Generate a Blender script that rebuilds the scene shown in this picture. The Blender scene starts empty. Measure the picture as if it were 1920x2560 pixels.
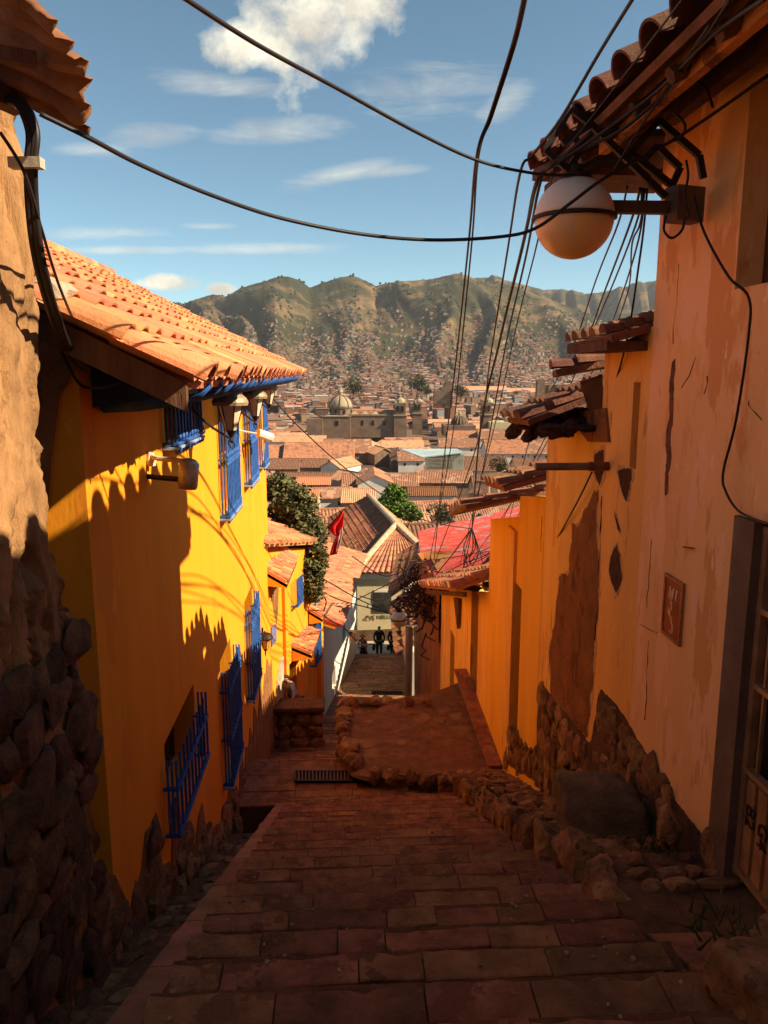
import bpy, bmesh, math, random
from mathutils import Vector, Matrix, noise as mn
random.seed(7)
R = math.radians
sc = bpy.context.scene
COL = sc.collection
V = Vector
# ------------------------------------------------------------ camera model (photo pixels 1920x2560)
F = 1920.0; PITCH = R(10.33); TH = math.atan(.0535)
cp, sp_ = math.cos(PITCH), math.sin(PITCH); ct, st_ = math.cos(TH), math.sin(TH)
def ray(u, v):
    a = (u-960)/F; b = (1280-v)/F
    return V((a, cp+b*sp_, -sp_+b*cp))
def P(u, v, y):                      # world point at world depth y
    d = ray(u, v); return d*(y/d.y)
def PZ(u, v, z):
    d = ray(u, v); return d*(z/d.z)
def W(a, t, z=0.0):                  # street frame -> world
    return V((a*ct-t*st_, a*st_+t*ct, z))
def sray(u, v):
    d = ray(u, v); return V((d.x*ct+d.y*st_, -d.x*st_+d.y*ct, d.z))
AL, AR = -1.897, 2.896
def SA(u, v, a):                     # on plane a=const -> (t,z)
    d = sray(u, v); k = a/d.x; return (d.y*k, d.z*k)
def ST(u, v, t):                     # on plane t=const -> (a,z)
    d = sray(u, v); k = t/d.y; return (d.x*k, d.z*k)
def SS(u, v, h=1.6, g=.47):          # on the stair slope -> (a,t,z)
    d = sray(u, v); k = -h/(d.z+g*d.y); return (d.x*k, d.y*k, d.z*k)
# ------------------------------------------------------------ mesh builder
class MB:
    def __init__(s): s.v = []; s.f = []; s.uv = None; s.sm = False
    def add(s, vs, fs):
        n = len(s.v); s.v += [V(p) for p in vs]; s.f += [tuple(n+i for i in f) for f in fs]; return s
    def quad(s, a, b, c, d): return s.add([a, b, c, d], [(0, 1, 2, 3)])
    def hexa(s, p):                  # 8 corners: bottom 0-3 ccw, top 4-7
        return s.add(p, [(3, 2, 1, 0), (4, 5, 6, 7), (0, 1, 5, 4), (1, 2, 6, 5), (2, 3, 7, 6), (3, 0, 4, 7)])
    def box(s, c, d, rot=0.0, tilt=None):
        x, y, z = d[0]/2, d[1]/2, d[2]/2
        M = Matrix.Rotation(rot, 3, 'Z')
        if tilt: M = M @ tilt
        c = V(c)
        return s.hexa([c+M@V(q) for q in ((-x,-y,-z),(x,-y,-z),(x,y,-z),(-x,y,-z),(-x,-y,z),(x,-y,z),(x,y,z),(-x,y,z))])
    def sbox(s, a0, a1, t0, t1, z0, z1):       # box in street frame
        return s.hexa([W(a0,t0,z0), W(a1,t0,z0), W(a1,t1,z0), W(a0,t1,z0), W(a0,t0,z1), W(a1,t0,z1), W(a1,t1,z1), W(a0,t1,z1)])
    def bar(s, p, q, w, h=None, up=V((0,0,1))):
        p = V(p); q = V(q); d = (q-p).normalized()
        if abs(d.dot(up)) > .97: up = V((0,1,0)) if abs(d.y) < .9 else V((1,0,0))
        x = d.cross(up).normalized(); z = x.cross(d); h = h or w
        x = x*w/2; z = z*h/2
        return s.hexa([p-x-z, p+x-z, q+x-z, q-x-z, p-x+z, p+x+z, q+x+z, q-x+z])
    def tube(s, pts, r, n=6, cap=True):
        pts = [V(p) for p in pts]; rs = r if isinstance(r, (list, tuple)) else [r]*len(pts)
        vs = []; fs = []; x = None
        for i, p in enumerate(pts):
            d = (pts[min(i+1, len(pts)-1)]-pts[max(i-1, 0)])
            d = d.normalized() if d.length > 1e-9 else V((0,0,1))
            if x is None:
                up = V((0,0,1)) if abs(d.z) < .9 else V((1,0,0)); x = d.cross(up).normalized()
            x = (x-d*x.dot(d))
            x = x.normalized() if x.length > 1e-6 else d.orthogonal().normalized()
            y = d.cross(x)
            for k in range(n):
                w = 2*math.pi*k/n; vs.append(p+(x*math.cos(w)+y*math.sin(w))*rs[i])
        for i in range(len(pts)-1):
            for k in range(n):
                a = i*n+k; b = i*n+(k+1) % n; fs.append((a, b, b+n, a+n))
        if cap: fs += [tuple(range(n))[::-1], tuple(len(vs)-n+k for k in range(n))]
        return s.add(vs, fs)
    def lathe(s, c, prof, n=16, axis=None):    # prof: (r,z)
        vs = []; fs = []; c = V(c)
        M = axis or Matrix.Identity(3)
        for r, z in prof:
            for k in range(n):
                w = 2*math.pi*k/n; vs.append(c+M@V((r*math.cos(w), r*math.sin(w), z)))
        for i in range(len(prof)-1):
            for k in range(n):
                a = i*n+k; b = i*n+(k+1) % n; fs.append((a, b, b+n, a+n))
        fs += [tuple(range(n))[::-1], tuple(len(vs)-n+k for k in range(n))]
        return s.add(vs, fs)
    def prism(s, poly, off):                    # poly: world points (planar), extruded by vector
        n = len(poly); poly = [V(p) for p in poly]; off = V(off)
        vs = poly+[p+off for p in poly]
        return s.add(vs, [tuple(range(n))[::-1], tuple(range(n, 2*n))]+[(i, (i+1) % n, n+(i+1) % n, n+i) for i in range(n)])
    def build(s, name, mat, parent=None, smooth=False, bevel=0, org=None):
        me = bpy.data.meshes.new(name)
        o0 = org if org is not None else (parent_org(parent) if parent else V((0,0,0)))
        me.from_pydata([p-o0 for p in s.v], [], s.f); me.validate(); me.update()
        if not getattr(s, 'raw', False):
            bm = bmesh.new(); bm.from_mesh(me); bmesh.ops.recalc_face_normals(bm, faces=bm.faces); bm.to_mesh(me); bm.free()
        o = bpy.data.objects.new(name, me); COL.objects.link(o)
        if parent is not None: o.parent = parent
        elif org is not None: o.location = org
        o['o0'] = list(o0)
        if mat: me.materials.append(mat)
        if smooth or s.sm:
            me.polygons.foreach_set('use_smooth', [True]*len(me.polygons))
        if bevel:
            m = o.modifiers.new('bevel', 'BEVEL'); m.width = bevel; m.segments = 2; m.limit_method = 'ANGLE'
        return o
def parent_org(p):
    return V(p['o0']) if p is not None and 'o0' in p else V((0,0,0))
def thing(name, label, cat, loc, group=None):
    o = bpy.data.objects.new(name, None); COL.objects.link(o); o.location = loc
    o['o0'] = list(loc); o['label'] = label; o['category'] = cat; o.empty_display_size = .2
    if group: o['group'] = group
    return o
def tag(o, label, cat, group=None, kind=None):
    o['label'] = label; o['category'] = cat
    if group: o['group'] = group
    if kind: o['kind'] = kind
    return o
def struct(name, mb, mat, smooth=False):
    o = mb.build(name, mat, smooth=smooth); o['kind'] = 'structure'; return o
def stone(mb, c, rx, ry, rz, seed, M=None, sub=2, amp=.28, sq=.55):
    bm = bmesh.new(); bmesh.ops.create_icosphere(bm, subdivisions=sub, radius=1)
    off = V((seed*3.17, seed*1.7, seed*.77)); vs = []; rr = random.Random(seed*13+1)
    cuts = [(V((rr.gauss(0, 1), rr.gauss(0, 1), rr.gauss(0, 1))).normalized(), rr.uniform(.62, .94)) for _ in range(11)] if sub >= 2 and amp > .06 else []
    for v in bm.verts:
        p = v.co.copy()
        m = max(abs(p.x), abs(p.y), abs(p.z)); p = p.lerp(p/m, sq)     # squarer than a ball
        for cn_, cd in cuts:
            q_ = p.dot(cn_)-cd
            if q_ > 0: p -= cn_*q_*.9
        p *= 1+amp*mn.noise(p*1.2+off)+amp*.4*mn.noise(p*3.4+off)
        p = V((p.x*rx, p.y*ry, p.z*rz))
        vs.append(V(c)+(M@p if M else p))
    mb.add(vs, [tuple(v.index for v in f.verts) for f in bm.faces]); bm.free()
def inpoly(x, y, poly):
    r = False; n = len(poly)
    for i in range(n):
        x1, y1 = poly[i]; x2, y2 = poly[(i+1) % n]
        if (y1 > y) != (y2 > y) and x < (x2-x1)*(y-y1)/(y2-y1)+x1: r = not r
    return r
MS = Matrix.Rotation(TH, 3, 'Z')
def rubble(mb, a, sgn, poly, sx, sz, depth=.07, seed=1, slant=0.0):   # stones in wall plane a=const; poly in (t,z)
    rr = random.Random(seed); t0 = min(p[0] for p in poly); t1 = max(p[0] for p in poly)
    z0 = min(p[1] for p in poly); z1 = max(p[1] for p in poly); z = z0; k = 0
    while z < z1+sz*.3:
        h = sz*rr.uniform(.75, 1.25); t = t0-rr.random()*sx
        while t < t1+sx*.3:
            w = sx*rr.uniform(.6, 1.35)
            tc, zc = t+w/2, z+h/2+slant*t*0+rr.uniform(-.25, .25)*sz
            if inpoly(tc, zc, poly):
                k += 1
                stone(mb, W(a+sgn*rr.uniform(-.02, depth*.3), tc, zc), depth*rr.uniform(.8, 1.3), w*.60, h*.60*rr.uniform(.85, 1.15), seed*50+k,
                      MS @ Matrix.Rotation(rr.uniform(-.35, .35), 3, 'X'), sub=3, amp=.2)
            t += w
        z += h
def splane(mb, a, sgn, poly, th):                # polygon slab lying in plane a=const, thickness th outward
    pts = [W(a, t, z) for t, z in poly]; mb.prism(pts, W(sgn*th, 0, 0))
# ------------------------------------------------------------ tiles
def tile_roof(mb, O, A, U, LA, LU, sp=.42, r=.15, ex=.42, seed=1, segs=7, jit=1.0, droop=0.0, base=True, mouth=True, taper=.84, skip=0.0):
    rr = random.Random(seed); O = V(O); A = V(A).normalized(); U = V(U).normalized(); N = A.cross(U).normalized()
    if N.z < 0: N = -N
    nA = max(1, int(round(LA/sp))); s_ = LA/nA; nU = max(1, int(round(LU/ex))); e = LU/nU
    def surf(x, s):                          # bellcast: roof flattens at the eave
        return O+A*x+U*s+N*(droop*math.exp(-s/.9))
    for i in range(nA):
        x = (i+.5)*s_
        for j in range(nU):
            if rr.random() < skip: continue
            s0 = j*e-.03+rr.uniform(-.03, .03)*jit; s1 = (j+1)*e+.06
            if j == 0: s0 -= rr.uniform(0, .08)*jit
            xx = x+rr.uniform(-.02, .02)*jit; x1 = x+rr.uniform(-.02, .02)*jit
            r0 = r*rr.uniform(.95, 1.05); r1 = r0*taper; lift = .035
            vs = []; fs = []
            p0 = surf(xx, s0)+N*lift; p1 = surf(x1, s1)+N*.005
            for k in range(segs+1):
                w = math.pi*k/segs
                vs.append(p0+A*math.cos(w)*r0+N*math.sin(w)*r0*.8)
            for k in range(segs+1):
                w = math.pi*k/segs
                vs.append(p1+A*math.cos(w)*r1+N*math.sin(w)*r1*.8)
            for k in range(segs): fs.append((k, k+1, segs+2+k, segs+1+k))
            if mouth:
                q = p0+U*.22*e/.4
                for k in range(segs+1):
                    w = math.pi*k/segs
                    vs.append(p0+A*math.cos(w)*(r0-.022)+N*math.sin(w)*(r0-.022)*.8)
                for k in range(segs+1):
                    w = math.pi*k/segs
                    vs.append(q+A*math.cos(w)*(r0-.03)*.9+N*math.sin(w)*(r0-.03)*.7)
                b = 2*(segs+1); c = 3*(segs+1)
                for k in range(segs): fs += [(k, b+k, b+k+1, k+1), (b+k, c+k, c+k+1, b+k+1)]
                fs.append(tuple(c+k for k in range(segs+1)))
            mb.add(vs, fs)
    if base:
        for i in range(nA):                 # channel strips
            for j in range(nU):
                x = i*s_; s0 = j*e-.05; s1 = (j+1)*e
                a0 = surf(x-.16*s_/.42, s0)+N*.055; a1 = surf(x, s0)-N*.0; a2 = surf(x+.16*s_/.42, s0)+N*.055
                b0 = surf(x-.16*s_/.42, s1)+N*.035; b1 = surf(x, s1)-N*.03; b2 = surf(x+.16*s_/.42, s1)+N*.035
                mb.add([a0, a1, a2, b0, b1, b2], [(0, 1, 4, 3), (1, 2, 5, 4)])
        for j in range(max(1, nU//2)):
            s0 = LU*j/max(1, nU//2); s1 = LU*(j+1)/max(1, nU//2)
            a, b, c, d = surf(0, s0), surf(LA, s0), surf(LA, s1), surf(0, s1)
            mb.hexa([a-N*.09, b-N*.09, c-N*.09, d-N*.09, a-N*.035, b-N*.035, c-N*.035, d-N*.035])
def corr_roof(mb, O, A, U, LA, LU, sp=.45, amp=.09, th=.08, seg=4):     # simple corrugated sheet of tile rows
    O = V(O); A = V(A).normalized(); U = V(U).normalized(); N = A.cross(U).normalized()
    if N.z < 0: N = -N
    n = max(2, int(LA/sp))*seg; vs = []; fs = []
    for k in range(n+1):
        x = LA*k/n; h = abs(math.sin(math.pi*k/seg))*amp
        vs += [O+A*x+N*h, O+A*x+U*LU+N*h]
    for k in range(n): fs.append((2*k, 2*k+2, 2*k+3, 2*k+1))
    a, b, c, d = O, O+A*LA, O+A*LA+U*LU, O+U*LU
    mb.add(vs, fs); mb.hexa([a-N*th, b-N*th, c-N*th, d-N*th, a-N*.01, b-N*.01, c-N*.01, d-N*.01])
# ------------------------------------------------------------ materials
_m = {}
def mat(name, base, rough=.85, var=.25, scale=3.0, bump=.0, bscale=20, spots=None, island=0.0, metal=0.0, streak=False, emit=None, patches=None, spec=.3, trans=0, hue2=None):
    if name in _m: return _m[name]
    m = bpy.data.materials.new(name); m.use_nodes = True; nt = m.node_tree; N = nt.nodes; L = nt.links
    b = N['Principled BSDF']; b.inputs['Roughness'].default_value = rough; b.inputs['Metallic'].default_value = metal
    b.inputs['Specular IOR Level'].default_value = spec
    geo = N.new('ShaderNodeNewGeometry'); pos = geo.outputs['Position']
    mp = N.new('ShaderNodeMapping'); L.new(pos, mp.inputs[0])
    if streak: mp.inputs['Scale'].default_value = (1, 1, .18)
    nz = N.new('ShaderNodeTexNoise'); nz.inputs['Scale'].default_value = scale; nz.inputs['Detail'].default_value = 8; nz.inputs['Roughness'].default_value = .62
    L.new(mp.outputs[0], nz.inputs['Vector'])
    rp = N.new('ShaderNodeValToRGB'); L.new(nz.outputs['Fac'], rp.inputs[0])
    c = V(base[:3]); d = [max(0, x*(1-var)) for x in c]; h = [min(1, x*(1+var)) for x in c]
    if hue2: h = hue2
    rp.color_ramp.elements[0].position = .33; rp.color_ramp.elements[1].position = .67
    rp.color_ramp.elements[0].color = (*d, 1); rp.color_ramp.elements[1].color = (*h, 1)
    col = rp.outputs[0]
    def mix(fac, c1, c2, mode='MIX'):
        x = N.new('ShaderNodeMix'); x.data_type = 'RGBA'; x.blend_type = mode
        for s, val in ((x.inputs[0], fac), (x.inputs[6], c1), (x.inputs[7], c2)):
            if hasattr(val, 'is_linked') or isinstance(val, bpy.types.NodeSocket): L.new(val, s)
            else: s.default_value = val
        return x.outputs[2]
    if patches:                               # list of (color, scale, threshold, stretch)
        for pc, ps, th, stz in patches:
            mp2 = N.new('ShaderNodeMapping'); L.new(pos, mp2.inputs[0]); mp2.inputs['Scale'].default_value = (1, 1, stz)
            mp2.inputs['Location'].default_value = (ps, th*7, 0)
            n2 = N.new('ShaderNodeTexNoise'); n2.inputs['Scale'].default_value = ps; n2.inputs['Detail'].default_value = 7; n2.inputs['Roughness'].default_value = .6
            L.new(mp2.outputs[0], n2.inputs['Vector'])
            r2 = N.new('ShaderNodeValToRGB'); L.new(n2.outputs['Fac'], r2.inputs[0])
            r2.color_ramp.elements[0].position = th; r2.color_ramp.elements[1].position = th+.02
            col = mix(r2.outputs[0], col, (*pc, 1))
    if island:
        mr = N.new('ShaderNodeMapRange'); L.new(geo.outputs['Random Per Island'], mr.inputs[0])
        mr.inputs['To Min'].default_value = 1-island; mr.inputs['To Max'].default_value = 1+island*.8
        hs = N.new('ShaderNodeHueSaturation'); L.new(col, hs.inputs['Color']); L.new(mr.outputs[0], hs.inputs['Value'])
        ms = N.new('ShaderNodeMath'); ms.operation = 'MULTIPLY'; ms.inputs[1].default_value = 7.13; L.new(geo.outputs['Random Per Island'], ms.inputs[0])
        fr = N.new('ShaderNodeMath'); fr.operation = 'FRACT'; L.new(ms.outputs[0], fr.inputs[0])
        m2 = N.new('ShaderNodeMapRange'); L.new(fr.outputs[0], m2.inputs[0]); m2.inputs['To Min'].default_value = .485; m2.inputs['To Max'].default_value = .515
        L.new(m2.outputs[0], hs.inputs['Hue']); col = hs.outputs[0]
    L.new(col, b.inputs['Base Color'])
    if bump:
        n3 = N.new('ShaderNodeTexNoise'); n3.inputs['Scale'].default_value = bscale; n3.inputs['Detail'].default_value = 9; n3.inputs['Roughness'].default_value = .65
        L.new(mp.outputs[0] if streak else pos, n3.inputs['Vector'])
        bp = N.new('ShaderNodeBump'); bp.inputs['Strength'].default_value = bump; bp.inputs['Distance'].default_value = .06
        L.new(n3.outputs['Fac'], bp.inputs['Height']); L.new(bp.outputs[0], b.inputs['Normal'])
    if trans: b.inputs['Transmission Weight'].default_value = trans
    _m[name] = m; m['src'] = 1
    return m
# ------------------------------------------------------------ camera, sun, sky
cam = bpy.data.objects.new('camera', bpy.data.cameras.new('camera')); COL.objects.link(cam); sc.camera = cam
cam.data.sensor_fit = 'HORIZONTAL'; cam.data.sensor_width = 36; cam.data.lens = 36; cam.data.clip_end = 30000; cam.data.clip_start = .05
cam.rotation_euler = (R(90)-PITCH, 0, 0)
SUN = V((.984, -.222, .768)).normalized()
sl = bpy.data.lights.new('sun', 'SUN'); sl.energy = 5.0; sl.angle = R(.55); sl.color = (1, .84, .60)
so = bpy.data.objects.new('sun', sl); COL.objects.link(so); so.rotation_euler = (-SUN).to_track_quat('-Z', 'Y').to_euler()
wd = bpy.data.worlds.new('World'); sc.world = wd; wd.use_nodes = True
nt = wd.node_tree; N = nt.nodes; L = nt.links; bg = N['Background']
sky = N.new('ShaderNodeTexSky'); sky.sky_type = 'NISHITA'; sky.sun_disc = False
sky.sun_elevation = math.asin(SUN.z); sky.sun_rotation = math.atan2(SUN.x, SUN.y); sky.altitude = 3400; sky.air_density = 1.0; sky.dust_density = 1.0; sky.ozone_density = 1.0
tc = N.new('ShaderNodeTexCoord'); sx = N.new('ShaderNodeSeparateXYZ'); L.new(tc.outputs['Generated'], sx.inputs[0])
def M_(op, a, b=None, c=None, clamp=False):
    n = N.new('ShaderNodeMath'); n.operation = op; n.use_clamp = clamp
    for i, x in enumerate((a, b, c)):
        if x is None: continue
        if isinstance(x, (int, float)): n.inputs[i].default_value = x
        else: L.new(x, n.inputs[i])
    return n.outputs[0]
ysafe = M_('MAXIMUM', sx.outputs[1], .02); AZ = M_('DIVIDE', sx.outputs[0], ysafe); EL = M_('DIVIDE', sx.outputs[2], ysafe)
cx = N.new('ShaderNodeCombineXYZ'); L.new(AZ, cx.inputs[0]); L.new(EL, cx.inputs[1])
def noi(scale, sx_=1, sy_=1, det=9, rough=.6, off=0, dist=0.0):
    mp = N.new('ShaderNodeMapping'); L.new(cx.outputs[0], mp.inputs[0]); mp.inputs['Scale'].default_value = (sx_, sy_, 1); mp.inputs['Location'].default_value = (off, off, off)
    n = N.new('ShaderNodeTexNoise'); n.inputs['Scale'].default_value = scale; n.inputs['Detail'].default_value = det; n.inputs['Roughness'].default_value = rough; n.inputs['Distortion'].default_value = dist
    L.new(mp.outputs[0], n.inputs['Vector']); return n.outputs['Fac']
def blob(u, v, ru, rv, rot=0.0):
    d = ray(u, v); a0, e0 = d.x/d.y, d.z/d.y
    da = M_('SUBTRACT', AZ, a0); de = M_('SUBTRACT', EL, e0); k = math.cos(rot); s = math.sin(rot)
    p = M_('ADD', M_('MULTIPLY', da, k), M_('MULTIPLY', de, s)); q = M_('SUBTRACT', M_('MULTIPLY', de, k), M_('MULTIPLY', da, s))
    p = M_('DIVIDE', p, ru/1920); q = M_('DIVIDE', q, rv/1920)
    return M_('SUBTRACT', 1.0, M_('SQRT', M_('ADD', M_('MULTIPLY', p, p), M_('MULTIPLY', q, q))))
def mx(l):
    r = l[0]
    for x in l[1:]: r = M_('MAXIMUM', r, x)
    return r
cum = mx([blob(*b) for b in ((600, 118, 105, 75, 0), (760, 70, 190, 125, .3), (690, 120, 150, 75, 0), (920, 8, 150, 75, .3), (400, 708, 75, 20, 0), (560, 724, 40, 14, 0))])
nc = noi(11, off=3, rough=.62)
dcu = M_('MULTIPLY', M_('ADD', M_('MULTIPLY', cum, 1.1), M_('MULTIPLY', M_('SUBTRACT', nc, .52), 3.4)), 1.25, clamp=True)
wis = mx([blob(*b) for b in ((1080, 225, 240, 70, .12), (1260, 255, 90, 45, .6), (700, 325, 190, 42, .1), (380, 338, 130, 36, .05), (235, 374, 110, 20, 0), (540, 205, 220, 34, -.1), (640, 622, 230, 15, 0), (240, 582, 230, 18, 0), (850, 435, 150, 26, .2), (980, 428, 100, 14, 0.1), (520, 565, 80, 10, 0), (300, 625, 200, 12, 0))])
nw = noi(9, .45, 2.6, off=9, rough=.7, dist=.6)
dwi = M_('MULTIPLY', M_('ADD', M_('MULTIPLY', wis, .8), M_('MULTIPLY', M_('SUBTRACT', nw, .5), 2.6)), .75, clamp=True)
dwi = M_('MULTIPLY', dwi, M_('MULTIPLY', M_('ADD', wis, .25), 2.0, clamp=True))
dwi = M_('MULTIPLY', dwi, .62)
den = M_('MAXIMUM', dcu, dwi)
den = M_('MULTIPLY', den, M_('GREATER_THAN', sx.outputs[1], .1))
tint = N.new('ShaderNodeMix'); tint.data_type = 'RGBA'; tint.blend_type = 'MULTIPLY'; tint.inputs[0].default_value = 1
L.new(sky.outputs[0], tint.inputs[6]); tint.inputs[7].default_value = SKYT = (.74, .92, .80, 1)
shade = noi(16, off=5); shr = N.new('ShaderNodeMapRange'); L.new(shade, shr.inputs[0]); shr.inputs[1].default_value = .35; shr.inputs[2].default_value = .7
cc = N.new('ShaderNodeMix'); cc.data_type = 'RGBA'; L.new(shr.outputs[0], cc.inputs[0]); cc.inputs[6].default_value = (3.9, 3.7, 3.2, 1); cc.inputs[7].default_value = (7.4, 6.9, 5.4, 1)
fin = N.new('ShaderNodeMix'); fin.data_type = 'RGBA'; L.new(den, fin.inputs[0]); L.new(tint.outputs[2], fin.inputs[6]); L.new(cc.outputs[2], fin.inputs[7])
L.new(fin.outputs[2], bg.inputs[0]); bg.inputs[1].default_value = .086
sc.view_settings.view_transform = 'Standard'; sc.view_settings.look = 'None'; sc.view_settings.exposure = 1.07; sc.view_settings.gamma = 1
sc.render.engine = 'CYCLES'; sc.cycles.use_denoising = True; sc.cycles.max_bounces = 8; sc.cycles.diffuse_bounces = 6; sc.cycles.transmission_bounces = 3
sc.cycles.sample_clamp_indirect = 10; sc.cycles.use_adaptive_sampling = True; sc.cycles.adaptive_threshold = .02; sc.cycles.volume_bounces = 1
sc.cycles.caustics_reflective = False; sc.cycles.caustics_refractive = False
# ------------------------------------------------------------ materials
M_yel = mat('yellow_plaster', (.86, .30, .008), .9, .07, 1.6, .12, 30, streak=True, patches=[((.78, .25, .010), 1.3, .62, .25), ((.88, .35, .03), 3.0, .63, .4), ((.55, .19, .012), 6.0, .71, .10)])
M_yel2 = mat('yellow_plaster_worn', (.86, .30, .012), .9, .12, 2.2, .15, 24, streak=True, patches=[((.42, .16, .03), 1.8, .66, .15)])
M_adobe = mat('adobe', (.36, .185, .075), .95, .4, 5.0, 1.0, 11, streak=True, patches=[((.50, .38, .24), 4.1, .70, .3), ((.14, .07, .03), 5.0, .69, .12)])
M_brown = mat('raw_earth_wall', (.30, .12, .035), .95, .25, 3.0, 1.0, 14, patches=[((.19, .07, .02), 4, .58, .6)])
M_stone = mat('rubble_stone', (.27, .135, .062), .92, .5, 5.2, 1.0, 17, island=.34, patches=[((.14, .07, .035), 6, .60, 1), ((.40, .27, .15), 9, .66, 1)])
M_mort = mat('mortar', (.12, .058, .028), .95, .35, 6, .6, 30)
M_pave = mat('paving_stone', (.31, .138, .062), .85, .40, 4.2, .9, 16, island=.26, patches=[((.21, .085, .038), 2.6, .58, 1), ((.40, .20, .10), 8, .68, 1)])
M_curb = mat('curb_stone', (.32, .155, .08), .85, .3, 2.4, .5, 30, island=.2)
M_joint = mat('joint_dirt', (.15, .062, .027), .95, .4, 9, .5, 40)
M_pink = mat('pink_plaster', (.87, .49, .22), .9, .06, 1.5, .14, 26, streak=True, patches=[((.90, .53, .30), 2.4, .54, .35), ((.74, .34, .12), 1.4, .60, .3), ((.80, .40, .17), 6.0, .60, .4), ((.92, .60, .36), 9.0, .66, .4), ((.34, .13, .05), 9.0, .73, .3)])
M_pinkd = mat('orange_plaster', (.87, .47, .13), .92, .10, 1.5, .3, 24, streak=True, patches=[((.80, .38, .09), 1.7, .56, .22), ((.60, .27, .08), 4.5, .62, .3), ((.90, .56, .20), 8, .64, .4), ((.34, .14, .04), 6.2, .69, .16)])
M_yelr = mat('bright_yellow_plaster', (.88, .47, .05), .9, .10, 2.0, .2, 24, streak=True, patches=[((.60, .28, .04), 3.6, .66, .2)])
M_oran = mat('apricot_plaster', (.89, .53, .12), .9, .10, 2.0, .25, 24, streak=True, patches=[((.62, .30, .07), 3.6, .64, .15), ((.80, .42, .10), 1.5, .55, .3)])
M_tile = mat('clay_tile', (.60, .225, .095), .82, .14, 5, .35, 30, island=.26, patches=[((.36, .15, .075), 5, .62, 1), ((.66, .40, .24), 6, .68, 1)])
M_tilo = mat('old_clay_tile', (.40, .155, .07), .88, .22, 4, .4, 26, island=.30, patches=[((.17, .08, .045), 5, .60, 1)])
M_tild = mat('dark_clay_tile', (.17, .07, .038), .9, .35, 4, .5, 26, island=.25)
M_blue = mat('blue_paint', (.03, .105, .34), .6, .3, 9, .1, 40)
M_blue_shade = mat('shaded_blue_paint', (.02, .05, .15), .6, .3, 6, .2, 30)  # blue paint with the under-eave shade put into its colour
M_wood = mat('old_wood', (.12, .052, .024), .85, .4, 6, .6, 30, streak=True)
M_dark = mat('dark_opening', (.02, .011, .007), .9, .3, 4)
M_iron = mat('black_iron', (.03, .018, .014), .55, .3, 20, .1, 60, metal=.3)
M_cable = mat('cable_rubber', (.022, .015, .014), .5, .1, 5)
M_rust = mat('rusty_sheet', (.19, .075, .028), .7, .45, 3, .4, 20)
M_galv = mat('pale_sheet', (.42, .36, .27), .5, .25, 2, .2, 16)
M_white = mat('whitewash', (.66, .60, .50), .9, .12, 2, .12, 22, streak=True, patches=[((.48, .40, .30), 2.4, .66, .2)])
M_cream = mat('cream_wall', (.56, .45, .26), .9, .12, .6, .08, 10)
M_glass = mat('lamp_glass', (.62, .50, .33), .35, .12, 8, spec=.5)
# ------------------------------------------------------------ ground
rg = random.Random(3)
def zl(t): return -1.6-.47*t
TS = .5
mb = MB(); mj = MB()
k0 = -2
for k in range(-3, 25):
    t0 = .5+k*TS; z = zl(t0+TS/2)
    if t0 >= 12.45: break
    mj.sbox(-1.02, 1.95, t0, t0+TS+.02, z-.5, z-.035)
    cut = rg.uniform(.19, .28)
    for row, (ta, tb) in enumerate(((t0, t0+cut), (t0+cut+.006, t0+TS-.005)) if rg.random() < .8 else ((t0, t0+.02), (t0+.024, t0+TS-.005))):
        a = -1.03-rg.random()*.2
        while a < 1.94:
            w = rg.uniform(.25, .8) if row else rg.uniform(.25, .9)
            if row == 0 and rg.random() < .35: w *= .6
            a1 = min(a+w, 1.95); aa = max(a, -1.02)
            if a1-aa > .09:
                dz = rg.uniform(-.012, .012)-.012*abs(mn.noise(V((aa*2, t0, 5)))); g = .0045; s = rg.uniform(-.012, .012); tt0 = ta+rg.uniform(0, .012); tt1 = tb-rg.uniform(0, .03 if row else .012); ex = .035*mn.noise(V((a*1.3, t0*2, 0)))
                b0, b1 = z-.25, z+dz
                n = max(2, int((a1-aa)/.07)); vs = []; fs = []
                for i in range(n+1):
                    x = aa+g+(a1-aa-2*g)*i/n; zz = b1+s*(i/n-.5)*2+.009*mn.noise(V((x*5, t0*3, row)))
                    e = ex+.03*mn.noise(V((x*7, t0*5, row+9)))+.016*mn.noise(V((x*19, t0*5, row)))
                    vs += [W(x, tt0, b0), W(x, tt0, zz-.004), W(x, tt0+.012, zz+.002), W(x, tt1-.02+e*row, zz), W(x, tt1+e*row, zz-.016), W(x, tt1+e*row, b0)]
                for i in range(n):
                    for q in range(5): fs.append((i*6+q, i*6+q+1, i*6+q+7, i*6+q+6))
                fs += [tuple(range(6))[::-1], tuple(n*6+q for q in range(6))]
                mb.add(vs, fs)
            a += w
steps = struct('stone_stairs', mb, M_pave); struct('stair_bed', mj, M_joint)
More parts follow.
